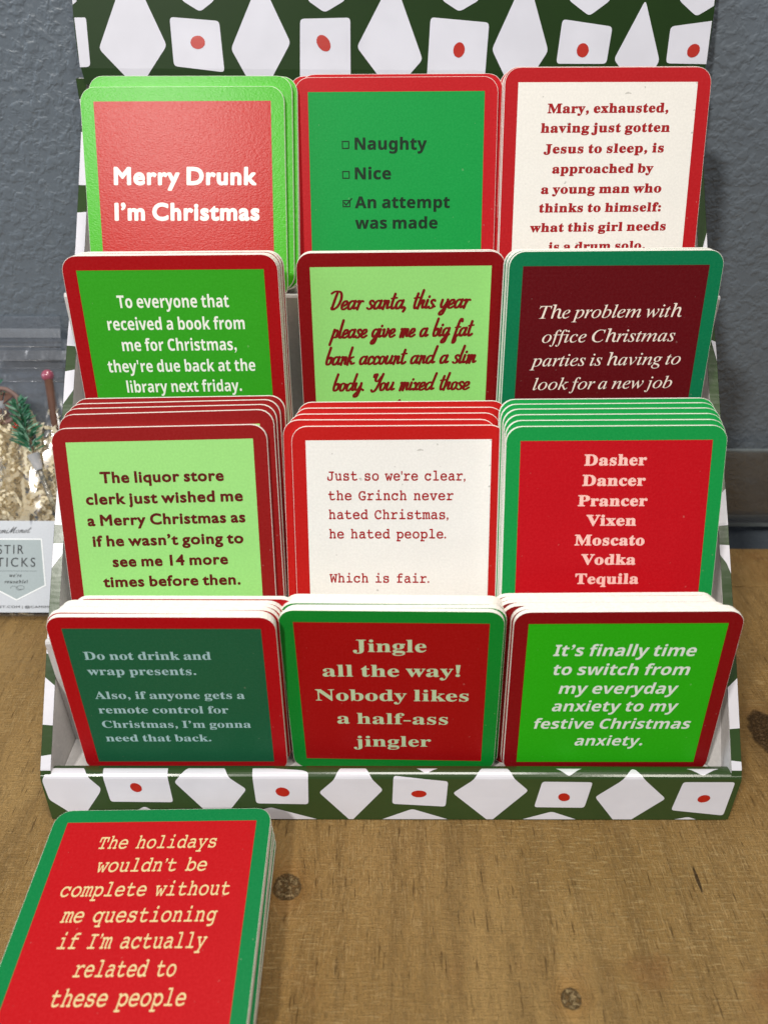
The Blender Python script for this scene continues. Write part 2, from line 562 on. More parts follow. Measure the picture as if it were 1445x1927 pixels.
# ------------------------------------------------------------------ lettering
# outlines of the letter shapes, in 1/1000 of an em: (advance, [ring, ring, ...])
GLYPHS = {
 'HUM': {
  '.': (219, [[109,111,79,103,57,81,49,51,57,21,79,-1,109,-9,139,-1,161,21,169,51,161,81,139,103]]),
  '1': (500, [[300,682,202,682,202,0,300,0]]),
  '4': (500, [[398,691,356,691,11,269,11,224,300,224,300,0,398,0,398,224,471,224,471,312,398,312],[298,506,300,506,300,312,142,312]]),
  '@': (1010, [[891,9,836,-49,760,-96,665,-127,549,-138,370,-113,238,-39,155,78,127,237,158,405,242,538,371,626,533,658,672,635,783,570,857,472,883,349,859,230,805,146,742,95,696,78,673,86,662,106,664,138,746,515,658,515,641,439,612,478,577,506,537,523,494,529,400,503,319,433,262,334,240,220,253,131,291,62,348,16,419,-1,469,9,520,36,567,80,573,44,592,18,622,3,664,-2,772,28,866,106,931,218,956,348,925,501,838,621,705,701,537,729,313,681,163,558,80,396,54,229,88,45,186,-93,341,-180,548,-210,689,-196,808,-154,905,-86,981,9],[331,213,345,304,383,382,437,437,500,458,547,448,582,420,605,375,613,316,598,226,559,147,503,92,439,71,395,81,361,110,339,155]]),
  'A': (667, [[362,686,293,686,0,0,100,0,186,201,476,201,567,0,667,0],[326,536,436,289,224,289]]),
  'C': (708, [[656,635,570,667,493,685,422,691,272,664,154,589,76,475,48,331,70,218,136,107,251,24,416,-9,513,-1,593,20,663,51,663,158,584,116,504,90,425,81,313,100,226,153,169,235,149,340,170,444,227,527,313,581,421,601,498,593,575,570,656,530]]),
  'D': (750, [[76,0,342,0,493,29,607,105,679,214,704,341,683,462,617,572,504,651,341,682,76,682],[174,594,325,594,449,574,536,519,586,438,603,341,592,266,550,183,466,116,330,88,174,88]]),
  'E': (500, [[462,682,75,682,75,0,471,0,471,88,173,88,173,300,452,300,452,388,173,388,173,594,462,594]]),
  'I': (250, [[174,682,76,682,76,0,174,0]]),
  'K': (656, [[285,359,582,682,460,682,173,370,173,682,75,682,75,0,173,0,173,337,520,0,655,0]]),
  'M': (781, [[709,682,618,682,391,402,165,682,73,682,73,0,171,0,171,531,173,531,383,267,399,267,609,531,611,531,611,0,709,0]]),
  'N': (781, [[706,682,614,682,614,154,152,682,74,682,74,0,166,0,166,525,622,0,706,0]]),
  'O': (823, [[45,341,71,208,143,97,258,20,409,-9,564,20,680,97,753,209,778,341,752,476,679,587,563,663,411,691,261,663,145,587,71,475],[146,341,166,445,222,527,305,581,411,601,517,581,601,527,657,445,677,341,657,238,601,155,517,101,411,81,305,101,221,155,166,238]]),
  'R': (604, [[77,682,77,0,175,0,175,296,216,296,253,291,292,271,338,223,397,140,487,0,604,0,511,135,462,213,414,276,359,324,408,351,443,389,465,436,473,491,457,571,413,631,342,669,249,682],[175,598,238,598,299,591,340,570,364,538,372,495,366,454,345,418,303,393,238,384,175,384]]),
  'S': (458, [[399,643,350,670,299,686,247,691,162,678,97,642,55,584,40,509,86,396,188,320,289,252,335,165,328,136,308,108,273,87,224,79,175,85,128,104,84,136,44,178,44,54,102,19,165,-2,235,-9,311,5,372,43,412,102,426,176,380,303,279,381,177,443,131,522,139,555,161,581,196,597,239,603,288,597,342,575,399,532]]),
  'T': (604, [[587,682,17,682,17,594,253,594,253,0,351,0,351,594,587,594]]),
  'Y': (604, [[301,447,118,682,0,682,253,361,253,0,351,0,351,360,604,682,486,682]]),
  'a': (427, [[411,80,383,62,364,56,351,61,347,79,347,310,334,376,300,422,248,449,184,458,124,451,75,431,35,397,35,300,80,342,128,366,177,374,212,370,238,356,253,331,258,295,258,271,179,243,125,222,76,196,40,157,26,101,34,59,56,24,91,0,136,-9,177,-4,217,11,257,37,270,11,292,-4,325,-9,363,-2,411,26],[258,91,233,71,207,58,180,54,147,62,124,84,116,117,128,152,159,180,204,202,258,222]]),
  'b': (500, [[148,682,59,682,59,25,137,0,226,-9,327,8,402,56,450,132,466,234,451,323,411,394,350,441,272,458,229,454,187,440,148,417],[148,332,183,359,216,374,250,378,301,367,341,335,366,286,375,221,365,162,337,116,293,86,238,75,193,79,148,89]]),
  'c': (438, [[393,427,352,443,310,454,263,458,171,441,101,393,57,316,41,216,58,125,105,54,177,8,269,-9,342,-1,403,17,403,105,341,83,284,75,221,85,174,115,143,161,132,224,142,286,170,334,213,365,269,376,307,372,347,359,393,332]]),
  'd': (510, [[451,682,362,682,362,440,313,454,268,458,178,441,107,395,61,325,44,235,59,138,103,64,171,16,262,0,451,0],[362,75,272,75,207,86,165,117,142,164,135,222,145,286,175,335,220,367,279,378,321,374,362,361]]),
  'e': (479, [[438,130,386,101,334,82,281,76,223,85,179,110,147,152,130,211,446,211,432,320,393,397,332,443,251,458,166,442,100,395,56,323,41,230,55,140,98,64,166,11,259,-9,327,-3,384,14,438,44],[132,270,146,317,171,352,207,374,253,381,296,373,328,351,349,316,358,270]]),
  'f': (250, [[296,682,242,691,198,688,160,672,129,648,98,609,79,556,72,482,72,449,9,449,9,369,72,369,72,0,161,0,161,369,242,369,242,449,161,449,161,492,166,538,182,573,211,595,256,603,276,601,296,595]]),
  'g': (427, [[421,449,236,449,154,438,93,407,54,359,40,294,46,248,64,210,95,178,139,153,139,151,101,136,77,114,68,87,73,68,88,49,113,30,62,12,27,-14,7,-49,0,-94,15,-149,58,-192,124,-220,207,-230,296,-220,363,-192,405,-147,419,-87,412,-46,390,-10,350,18,289,38,213,55,168,74,152,96,172,123,221,134,280,148,334,181,354,208,370,244,376,282,372,317,357,347,329,380,421,380],[296,293,290,259,272,233,245,215,210,209,173,215,145,232,126,258,120,291,127,322,146,348,174,366,209,372,242,366,270,349,289,323],[333,-94,325,-121,300,-142,261,-155,209,-159,155,-155,116,-141,92,-120,84,-90,91,-62,113,-41,145,-27,186,-22,232,-25,280,-37,318,-59]]),
  'h': (500, [[150,682,61,682,61,0,150,0,150,322,189,360,225,381,262,387,299,379,326,357,344,323,350,278,350,0,439,0,439,275,427,355,396,413,347,447,286,458,237,450,191,427,152,390,150,390]]),
  'i': (219, [[154,449,65,449,65,0,154,0],[163,585,156,612,137,631,110,638,83,631,64,612,57,585,64,558,83,539,110,532,137,539,156,558]]),
  'j': (219, [[150,449,61,449,61,-66,52,-110,29,-143,-6,-164,61,-230,100,-203,128,-169,144,-122,150,-59],[159,585,152,612,133,631,106,638,79,631,60,612,53,585,60,558,79,539,106,532,133,539,152,558]]),
  'k': (479, [[460,449,354,449,155,229,380,0,500,0,268,229],[151,682,62,682,62,0,151,0]]),
  'l': (219, [[154,682,65,682,65,0,154,0]]),
  'm': (771, [[59,449,59,0,148,0,148,326,183,360,219,378,260,383,291,377,317,358,335,326,341,279,341,0,430,0,430,326,464,355,498,376,530,383,566,376,596,356,616,323,623,278,623,0,712,0,712,282,702,354,672,410,625,445,563,458,518,452,479,434,444,408,413,377,378,422,332,449,279,458,237,451,193,428,148,390,148,449]]),
  'n': (500, [[150,449,61,449,61,0,150,0,150,322,189,360,225,381,262,387,299,379,326,357,344,323,350,278,350,0,439,0,439,277,427,357,394,414,346,447,286,458,237,450,191,427,152,390,150,390]]),
  'o': (552, [[273,458,179,440,104,392,54,319,36,229,54,134,103,58,178,9,273,-9,372,8,449,57,498,132,516,229,498,321,447,393,370,441],[272,378,333,367,382,336,414,288,425,228,414,163,384,113,336,82,272,71,213,82,167,114,138,164,127,229,138,289,168,336,214,367]]),
  'q': (500, [[354,-230,443,-230,443,449,279,449,154,424,80,362,45,287,36,221,53,128,100,55,172,8,264,-9,306,-5,354,7],[354,369,354,86,312,71,270,66,213,78,167,111,138,161,127,222,140,288,173,334,220,360,273,369]]),
  'r': (396, [[69,449,69,0,158,0,158,235,166,289,190,333,224,362,267,373,306,361,350,329,397,406,361,435,326,452,290,458,258,452,226,432,193,397,160,346,158,346,158,449]]),
  's': (385, [[324,421,256,449,192,458,131,450,84,426,54,387,44,336,77,260,149,206,221,163,254,120,245,93,221,76,188,69,147,75,97,95,41,128,41,32,95,8,145,-5,197,-9,256,1,303,27,334,69,345,123,335,165,303,205,244,249,181,288,146,317,135,339,142,360,163,375,194,380,231,375,275,360,324,333]]),
  't': (333, [[167,542,0,379,0,369,78,369,78,132,87,76,115,31,160,2,224,-9,277,0,332,21,332,104,280,79,231,71,210,74,189,85,173,106,167,139,167,369,309,369,309,449,167,449]]),
  'u': (500, [[437,0,437,449,348,449,348,128,316,93,280,72,241,65,201,72,172,91,155,122,149,164,149,449,60,449,60,170,71,94,103,38,152,3,215,-9,261,-1,307,22,348,57,348,0]]),
  'w': (719, [[393,449,327,449,213,177,95,449,0,449,200,-9,228,-9,360,305,493,-9,521,-9,719,449,624,449,507,177]]),
  'y': (438, [[438,449,338,449,222,196,101,449,0,449,174,96,21,-230,120,-230]]),
  '|': (260, [[92,-230,168,-230,168,682,92,682]]),
  '’': (219, [[59,445,108,468,144,502,166,546,173,598,168,634,155,664,134,684,106,691,75,684,54,664,46,630,53,601,71,581,99,571,99,533,88,498,59,464]]),
 },
 'SAN': {
  "'": (151, [[57,306,44,480,107,480,94,306]]),
  ',': (180, [[28,-87,47,-3,61,78,124,78,129,71,104,-8,71,-87]]),
  '.': (180, [[89,-9,74,-7,60,1,51,15,48,36,51,57,60,71,74,79,89,81,106,79,119,71,129,57,132,36,129,15,119,1,106,-7]]),
  'A': (464, [[0,0,169,482,293,482,463,0,354,0,319,114,144,114,109,0],[170,199,295,199,259,311,251,340,240,375,232,407,223,374,212,336,204,311]]),
  'C': (428, [[255,-7,187,1,133,24,91,61,62,110,45,170,39,239,46,307,65,367,97,417,141,455,177,472,218,483,264,486,335,477,404,453,371,370,317,392,290,399,264,402,228,397,198,382,175,358,157,325,147,285,144,238,151,171,172,120,195,97,226,83,264,78,323,85,386,103,386,18,324,-1]]),
  'I': (262, [[21,0,21,58,80,85,80,395,21,422,21,480,240,480,240,422,181,395,181,85,240,58,240,0]]),
  'N': (546, [[60,0,60,480,189,480,397,120,399,120,396,187,394,253,394,480,486,480,486,0,357,0,148,363,145,363,149,294,151,226,151,0]]),
  'T': (389, [[144,0,144,395,13,395,13,480,375,480,375,395,245,395,245,0]]),
  'a': (406, [[142,-7,97,0,60,22,43,44,32,73,28,109,33,145,46,174,69,196,120,217,192,226,256,228,256,244,252,269,241,287,223,297,199,300,146,292,95,273,62,341,128,365,165,372,203,374,248,371,286,360,316,342,338,317,351,285,355,244,355,0,285,0,266,50,263,50,239,24,214,7,183,-3],[179,66,209,71,234,86,250,109,256,140,256,170,217,169,176,164,150,151,136,132,131,109,134,89,144,76,160,69]]),
  'b': (426, [[254,-7,218,-3,190,8,152,40,146,40,129,0,52,0,52,510,152,510,152,392,151,351,148,319,152,319,170,340,192,358,221,369,257,373,295,368,328,352,357,325,378,288,391,241,395,184,391,126,378,79,356,42,327,15,293,-1],[226,75,253,82,275,103,288,138,293,185,288,232,274,266,253,287,224,293,191,287,170,269,157,239,152,195,152,185,156,138,168,103,182,87,201,78]]),
  'c': (346, [[201,-7,151,-2,109,13,75,39,50,75,35,122,30,181,36,242,53,291,80,328,117,353,160,368,210,373,276,366,324,349,295,271,251,287,210,293,176,286,152,265,137,230,132,182,137,134,153,101,177,81,210,75,240,77,266,83,313,106,313,21,265,0]]),
  'd': (426, [[169,-7,130,-1,97,15,69,41,47,78,35,125,30,183,35,240,48,288,69,325,98,352,132,368,171,373,207,370,236,358,259,341,277,320,280,320,275,351,273,393,273,510,373,510,373,0,296,0,277,48,273,48,255,27,233,9,204,-3],[203,73,239,79,262,98,275,128,279,171,279,182,275,229,263,264,249,280,229,289,202,292,173,285,150,264,136,229,132,181,136,134,150,100,173,80]]),
  'e': (397, [[218,-7,166,-2,121,14,83,40,54,76,36,123,30,181,36,240,52,288,78,325,113,352,155,368,203,373,251,369,291,354,324,330,348,297,363,256,368,207,368,158,132,158,139,121,157,92,185,74,223,68,287,75,347,97,347,19,290,0],[134,225,274,225,269,256,257,280,235,297,204,302,178,298,156,283,141,259]]),
  'f': (260, [[69,0,69,291,13,291,13,340,69,367,69,394,72,435,84,466,103,488,129,503,161,511,198,514,252,509,290,498,265,425,240,431,209,435,191,431,178,422,171,407,169,390,169,367,255,367,255,291,169,291,169,0]]),
  'g': (426, [[189,-161,117,-156,52,-140,52,-60,122,-81,195,-88,229,-83,253,-67,268,-41,273,-5,273,3,274,26,275,48,273,48,252,23,228,6,200,-4,169,-7,128,-1,94,16,67,43,46,81,34,127,30,183,34,238,47,285,68,323,96,351,131,368,171,373,213,367,249,350,277,320,280,320,288,367,373,367,373,-1,368,-49,352,-89,326,-120,291,-143,245,-157],[204,72,237,77,261,94,275,124,279,170,279,182,275,233,261,267,238,286,203,292,172,285,150,264,137,230,132,181,137,133,150,99,173,79]]),
  'h': (442, [[52,0,52,510,152,510,152,406,151,355,148,320,153,320,173,344,198,361,227,370,259,373,296,370,328,359,355,342,375,316,387,282,391,239,391,0,291,0,291,214,287,249,276,274,258,289,232,293,205,290,184,280,170,262,157,224,152,173,152,0]]),
  'i': (205, [[103,412,82,415,64,423,52,438,48,461,52,485,64,500,82,508,103,510,123,508,141,500,153,485,157,461,153,438,141,423,123,415],[52,0,52,367,152,367,152,0]]),
  'k': (417, [[52,0,52,510,152,510,152,282,151,241,147,199,148,199,169,228,192,255,295,367,408,367,262,208,416,0,301,0,195,148,152,114,152,0]]),
  'l': (205, [[52,0,52,510,152,510,152,0]]),
  'm': (660, [[52,0,52,367,129,367,142,320,148,320,168,344,194,361,224,370,255,373,292,370,323,360,348,344,366,320,375,320,395,344,421,361,452,370,483,373,521,370,553,359,577,342,595,316,606,282,609,239,609,0,509,0,509,214,506,249,495,274,478,289,454,293,420,286,398,265,385,231,381,184,381,0,281,0,281,214,277,249,267,274,250,289,226,293,201,290,182,280,168,262,156,224,152,173,152,0]]),
  'n': (442, [[52,0,52,367,129,367,142,320,148,320,168,344,196,361,227,370,261,373,297,370,329,359,355,342,375,316,387,282,391,239,391,0,291,0,291,214,287,249,277,274,258,289,232,293,204,290,184,280,169,262,157,224,152,173,152,0]]),
  'o': (416, [[207,-7,159,-1,116,15,80,43,53,80,36,128,30,184,36,240,51,287,78,324,114,352,157,368,209,373,258,368,300,351,336,324,363,287,380,240,385,184,380,128,364,81,337,43,302,15,258,-1],[208,74,242,81,266,102,279,136,283,184,279,232,266,266,242,286,208,293,173,286,150,266,137,232,132,184,137,136,150,102,174,81]]),
  'p': (426, [[52,-161,52,367,134,367,148,319,152,319,170,340,192,357,221,369,257,373,295,368,328,352,357,325,378,288,391,241,395,184,390,127,377,79,355,42,326,15,293,-1,254,-7,218,-3,191,8,152,40,147,40,152,-13,152,-161],[226,75,255,82,276,103,289,138,293,185,289,233,276,266,254,287,224,293,191,287,170,269,157,239,152,195,152,185,156,138,168,103,182,87,201,78]]),
  'r': (305, [[52,0,52,367,128,367,143,305,148,305,167,331,192,353,222,368,257,373,275,373,291,371,283,277,270,279,254,280,229,278,205,271,184,259,167,242,156,218,152,187,152,0]]),
  's': (334, [[152,-7,86,-2,31,15,31,97,95,75,155,66,180,69,197,75,206,85,210,98,204,115,183,132,130,156,74,185,55,201,41,220,33,243,30,271,35,303,48,328,70,348,116,367,175,373,240,367,304,345,274,273,223,292,174,300,149,297,135,289,130,275,135,260,157,244,206,223,261,196,281,181,296,162,305,139,308,109,304,75,291,46,269,23,238,7,199,-3]]),
  't': (292, [[178,-7,147,-4,119,4,96,19,78,41,67,73,63,115,63,291,15,291,15,334,71,367,99,445,163,445,163,367,266,367,266,291,163,291,163,115,166,97,175,84,189,76,207,73,239,77,270,85,270,10,230,-2]]),
  'u': (442, [[181,-7,144,-3,112,7,86,25,66,51,54,85,50,128,50,367,150,367,150,152,154,118,165,93,183,78,210,73,237,77,258,87,272,104,285,142,289,194,289,367,389,367,389,0,312,0,299,47,293,47,273,23,245,6,214,-4]]),
  'v': (383, [[140,0,0,367,105,367,175,158,185,119,189,83,192,83,197,120,207,158,277,367,382,367,242,0]]),
  'w': (575, [[111,0,7,367,106,367,148,204,157,164,164,119,169,84,171,84,174,109,179,142,184,172,188,191,233,367,343,367,386,191,393,161,399,118,402,84,405,84,410,117,417,163,426,204,470,367,568,367,463,0,354,0,326,128,318,162,307,211,296,258,288,290,285,290,278,258,267,211,256,162,248,127,218,0]]),
  'x': (389, [[3,0,128,187,9,367,123,367,194,250,266,367,379,367,260,187,385,0,271,0,194,126,117,0]]),
  'y': (383, [[74,-161,45,-160,23,-156,23,-77,41,-79,62,-81,91,-76,112,-61,129,-40,140,-15,146,3,0,367,109,367,179,161,187,130,191,97,193,97,198,130,207,161,275,367,382,367,227,-47,201,-97,166,-133,123,-154]]),
  '’': (403, [[64,0,64,480,339,480,339,0],[98,34,306,34,306,445,98,445]]),
 },
 'SB': {
  '!': (181, [[71,135,54,480,126,480,109,135],[90,-9,74,-7,60,1,51,15,48,36,51,57,60,71,74,79,90,81,106,79,119,71,129,57,132,36,129,15,119,1,106,-7]]),
  ',': (180, [[28,-87,47,-3,61,78,124,78,129,71,104,-8,71,-87]]),
  '-': (216, [[27,154,27,206,189,206,189,154]]),
  '.': (180, [[89,-9,74,-7,60,1,51,15,48,36,51,57,60,71,74,79,89,81,106,79,119,71,129,57,132,36,129,15,119,1,106,-7]]),
  ':': (180, [[89,278,74,281,60,289,51,303,48,324,51,345,60,359,74,367,89,369,106,367,119,359,129,345,132,324,129,303,119,289,106,281],[89,-9,74,-7,60,1,51,15,48,36,51,57,60,71,74,79,89,81,106,79,119,71,129,57,132,36,129,15,119,1,106,-7]]),
  'A': (437, [[-9,0,-9,18,9,21,24,30,36,47,49,75,206,466,224,465,384,87,411,34,425,22,443,18,443,0,229,0,229,18,259,21,277,30,283,46,273,81,253,132,103,132,79,71,76,59,75,48,80,32,96,21,124,18,128,18,128,0],[113,161,242,161,177,319]]),
  'C': (468, [[257,-11,193,-3,137,20,91,56,56,104,34,162,26,228,34,294,56,351,92,399,139,435,195,458,259,465,309,459,367,440,388,435,408,443,419,465,437,465,437,308,420,308,392,364,356,407,328,427,298,439,265,443,212,430,174,389,151,321,144,226,152,138,177,74,219,36,278,24,318,29,358,45,395,71,428,106,447,89,409,45,365,14,314,-5]]),
  'D': (496, [[20,0,20,17,47,21,63,30,71,46,74,75,74,374,71,407,61,426,43,435,15,439,15,455,222,455,296,449,357,429,405,396,440,351,461,295,468,228,453,128,408,57,333,14,228,0],[222,24,262,30,295,47,319,75,337,115,347,166,351,229,343,318,319,382,279,420,223,433,202,431,190,423,184,409,182,385,182,72,184,48,190,34,202,27]]),
  'I': (261, [[13,0,13,17,42,23,61,32,72,49,75,75,75,387,72,412,63,427,45,435,13,439,13,455,244,455,244,439,214,435,196,427,186,412,183,387,183,77,187,44,194,34,206,26,246,17,246,0]]),
  'J': (331, [[109,-65,78,-62,51,-54,29,-40,11,-22,0,-1,-3,23,0,44,11,61,26,71,44,75,64,71,79,62,89,47,93,28,85,-1,77,-19,84,-35,105,-40,126,-36,139,-25,145,-6,148,21,148,367,142,409,135,422,122,430,79,439,79,455,314,455,314,439,277,431,266,423,260,411,255,367,255,89,246,21,219,-27,173,-56]]),
  'M': (634, [[14,0,14,17,43,22,61,32,72,50,75,79,75,382,71,416,64,426,53,432,15,439,15,455,185,455,317,142,449,455,617,455,617,439,590,433,573,423,563,405,560,378,560,85,565,43,571,31,582,23,617,17,617,0,396,0,396,17,433,25,443,32,450,44,455,83,455,399,288,0,270,0,105,389,105,80,109,48,120,30,139,20,169,17,169,0]]),
  'N': (494, [[403,-11,107,350,107,79,110,49,119,31,136,21,167,17,167,0,18,0,18,17,54,23,65,30,71,41,76,79,76,388,36,433,18,439,18,455,156,455,391,169,391,377,386,414,379,425,369,431,331,439,331,455,480,455,480,439,450,434,433,425,425,407,422,377,422,-11]]),
  'P': (418, [[15,0,15,17,45,22,62,32,72,50,75,81,75,379,71,406,62,424,44,434,16,439,16,455,214,455,287,452,336,440,366,422,390,398,404,367,409,332,404,296,390,266,367,240,334,221,292,209,242,206,182,206,182,81,185,50,194,32,212,22,242,17,242,0],[182,230,201,230,244,235,272,253,287,283,292,329,288,375,275,406,252,425,216,431,199,429,189,424,184,414,182,398]]),
  'T': (423, [[92,0,92,17,123,21,142,31,152,50,156,81,156,433,149,433,102,426,65,403,41,367,29,318,11,318,11,455,410,455,410,317,394,317,381,368,357,404,319,426,269,433,263,433,263,81,267,49,276,30,296,21,328,17,328,0]]),
  'V': (428, [[212,-13,44,381,22,420,8,432,-14,439,-14,455,211,455,211,439,166,432,156,423,152,410,161,378,259,143,348,377,355,409,351,423,342,432,299,439,299,455,442,455,442,439,423,436,408,427,395,411,382,383,230,-13]]),
  'a': (344, [[255,-10,226,-5,208,10,200,35,168,11,133,-4,95,-9,64,-4,40,11,25,34,20,63,25,91,39,115,63,136,119,164,199,190,199,241,196,266,187,282,171,292,148,296,123,293,109,286,104,274,113,257,123,231,120,215,110,202,95,194,77,191,59,194,45,203,36,218,33,236,37,259,49,278,69,295,95,308,126,316,162,318,223,312,263,292,280,271,290,244,293,210,293,62,295,40,304,34,320,42,329,28,306,7,281,-6],[151,34,174,41,199,63,199,169,164,157,138,139,123,114,118,84,122,56,133,39]]),
  'b': (361, [[43,-11,43,388,41,414,37,428,26,436,8,439,8,455,138,455,138,279,162,301,190,314,221,318,254,313,284,299,308,276,326,245,338,208,342,166,337,118,323,75,300,40,270,13,233,-4,192,-10,162,-6,133,7,105,28,53,-11],[183,14,204,18,220,30,232,49,242,95,245,160,242,213,231,251,212,273,184,280,169,277,155,270,144,257,138,242,138,69,143,38,158,20]]),
  'c': (294, [[156,-10,119,-5,87,11,59,35,38,68,24,106,19,150,25,196,40,237,64,271,96,297,133,313,175,319,218,314,250,298,271,275,277,245,275,228,266,215,253,207,236,204,214,209,201,225,196,251,197,261,197,271,194,286,185,294,169,297,144,290,126,269,116,235,112,187,118,123,137,76,156,55,178,42,204,38,239,47,271,72,285,60,248,21,205,-2]]),
  'd': (370, [[140,-10,107,-5,78,10,53,35,35,66,23,104,19,147,24,196,36,237,55,272,81,297,112,313,146,318,175,314,201,301,223,280,223,401,220,419,212,430,198,437,176,439,176,455,319,455,319,75,325,41,335,32,353,28,353,11,294,6,223,-10,223,39,201,12,173,-5],[171,28,187,31,202,41,215,56,223,76,223,242,217,257,206,270,191,278,174,281,155,277,141,267,130,250,121,210,118,153,120,98,130,58,146,36]]),
  'e': (301, [[154,-10,117,-5,85,10,58,35,37,69,24,109,19,157,24,201,38,240,59,273,87,298,120,313,157,318,193,314,224,301,249,280,268,251,279,216,283,173,283,166,117,166,123,112,138,73,164,50,199,42,225,47,248,62,270,86,285,73,248,27,205,-1],[116,192,201,192,201,215,199,252,193,277,181,292,161,297,136,286,121,255,116,203]]),
  'f': (214, [[15,0,15,16,40,22,50,35,52,73,52,277,16,277,16,310,52,310,52,353,56,386,67,413,85,436,123,457,174,465,212,460,240,446,257,425,263,400,260,381,252,367,239,358,224,355,208,358,195,365,187,376,185,391,193,420,196,426,197,433,193,441,180,443,163,440,153,430,148,390,148,310,203,310,203,277,148,277,148,65,150,40,158,26,173,18,199,16,199,0]]),
  'g': (327, [[146,-140,89,-136,48,-122,22,-100,14,-75,20,-54,38,-38,69,-26,44,-10,29,9,24,30,28,54,42,74,67,92,102,110,58,135,31,169,22,212,27,242,40,268,60,289,88,305,120,315,157,318,196,315,233,304,317,304,317,268,268,268,286,237,291,203,288,176,276,151,258,131,234,116,205,106,172,103,157,103,142,104,126,102,112,94,104,84,101,71,105,59,119,51,141,49,175,49,223,47,259,40,285,29,303,13,312,-9,316,-37,311,-67,296,-92,272,-113,219,-133],[157,124,178,130,190,146,197,173,199,211,197,249,190,276,178,292,157,297,137,292,124,276,117,249,114,211,117,173,124,146,137,130],[161,-116,205,-113,238,-104,257,-88,263,-66,260,-51,249,-41,231,-36,205,-34,97,-34,79,-52,73,-73,79,-89,95,-103,122,-113]]),
  'h': (381, [[18,0,18,16,35,19,45,26,51,37,52,56,52,399,51,417,46,429,36,437,19,440,19,455,148,455,148,267,175,295,207,313,243,318,281,312,309,292,325,258,330,212,330,56,332,38,337,26,347,19,363,16,363,0,202,0,202,16,207,16,223,21,232,34,235,56,235,217,229,258,219,268,203,271,173,262,148,235,148,56,154,26,164,19,180,16,180,0]]),
  'i': (198, [[101,362,81,366,65,376,54,393,50,412,54,432,65,449,81,460,101,463,120,460,137,449,147,432,151,412,147,393,136,376,120,366],[18,0,18,16,35,19,45,26,51,37,52,56,52,252,47,285,37,291,20,293,21,310,148,310,148,56,154,26,164,19,180,16,180,0]]),
  'j': (210, [[106,363,86,367,70,378,59,394,56,414,59,434,71,450,87,461,106,465,126,461,142,450,153,434,157,414,153,394,142,378,126,367],[36,-140,11,-138,-11,-131,-29,-120,-44,-105,-53,-88,-56,-70,-53,-53,-45,-40,-32,-32,-15,-29,2,-31,15,-39,23,-51,26,-66,19,-87,11,-103,16,-113,31,-117,49,-113,58,-100,64,-54,64,250,62,271,56,284,43,291,22,294,22,310,159,310,159,-21,156,-58,145,-87,127,-110,102,-127,72,-137]]),
  'k': (359, [[17,0,17,16,35,19,45,26,51,38,52,56,52,398,47,429,38,436,20,439,21,455,148,455,148,169,227,248,240,264,244,278,235,290,209,293,206,293,206,310,345,310,345,293,308,284,275,260,222,209,346,34,360,21,376,16,376,0,211,0,211,16,217,16,234,20,239,32,232,49,163,147,148,134,148,56,154,26,164,19,180,16,180,0]]),
  'l': (200, [[18,0,18,16,35,19,45,26,51,37,52,56,52,398,47,429,38,436,20,439,20,455,148,455,148,56,154,26,164,19,180,16,180,0]]),
  'm': (554, [[18,0,18,16,35,19,45,26,51,37,52,56,52,253,46,284,36,291,19,294,19,310,146,310,146,265,173,294,204,312,237,318,277,312,305,293,320,261,348,293,381,312,418,318,455,312,482,292,498,258,504,212,504,56,510,26,520,19,536,16,536,0,377,0,377,16,393,19,403,26,410,56,410,217,404,258,394,268,377,271,349,263,324,237,324,56,331,26,340,19,356,16,356,0,199,0,199,16,215,19,225,26,232,56,232,217,226,258,216,268,199,271,170,262,146,235,146,56,152,27,162,19,177,16,177,0]]),
  'n': (381, [[18,0,18,16,35,19,45,26,51,37,52,56,52,253,46,284,36,291,19,294,19,310,148,310,148,267,175,296,207,313,243,318,281,312,309,292,325,258,330,212,330,56,332,38,337,26,347,19,363,16,363,0,202,0,202,16,207,16,223,21,232,34,235,56,235,217,229,258,219,268,203,271,173,262,148,235,148,56,154,26,164,19,180,16,180,0]]),
  'o': (337, [[169,-10,127,-5,90,11,60,37,38,70,24,110,19,154,24,199,38,239,60,272,90,297,127,313,168,318,209,313,245,298,275,273,298,240,312,200,317,154,312,108,298,69,275,36,245,11,210,-5],[169,11,193,18,209,39,217,81,220,154,217,227,208,271,192,292,169,299,144,292,128,271,120,227,117,154,120,82,128,39,144,18]]),
  'p': (372, [[17,-139,17,-124,40,-117,50,-101,52,-64,52,243,51,269,46,283,37,291,19,295,19,310,143,310,143,263,166,294,195,313,230,319,264,314,293,298,317,274,335,241,346,203,350,160,346,113,334,72,316,38,291,12,261,-5,227,-10,196,-5,170,9,148,32,148,-58,152,-99,158,-110,167,-118,197,-123,197,-139],[195,28,222,36,239,59,249,99,253,154,250,208,241,248,232,265,218,275,199,278,179,273,162,259,148,235,148,69,160,46,176,33]]),
  'q': (364, [[175,-139,175,-123,199,-120,214,-114,221,-102,224,-83,224,29,200,8,173,-5,142,-9,108,-5,79,10,54,33,36,64,24,101,20,144,25,192,40,234,63,270,93,297,129,313,170,319,200,315,229,302,257,281,309,320,320,320,320,-83,321,-102,326,-113,337,-120,354,-123,354,-139],[179,30,194,32,208,40,218,52,224,67,224,241,219,271,204,289,179,295,159,291,143,280,131,261,120,218,117,156,120,100,131,60,142,43,158,33]]),
  'r': (288, [[18,0,18,16,35,19,45,26,51,37,52,56,52,252,51,273,46,285,37,291,20,293,21,310,146,310,146,252,165,280,187,301,210,314,233,318,258,315,275,304,286,287,289,266,287,248,278,234,265,225,248,222,233,224,222,231,207,250,199,257,189,260,175,255,162,241,152,220,149,192,149,56,152,37,159,25,173,19,197,16,197,0]]),
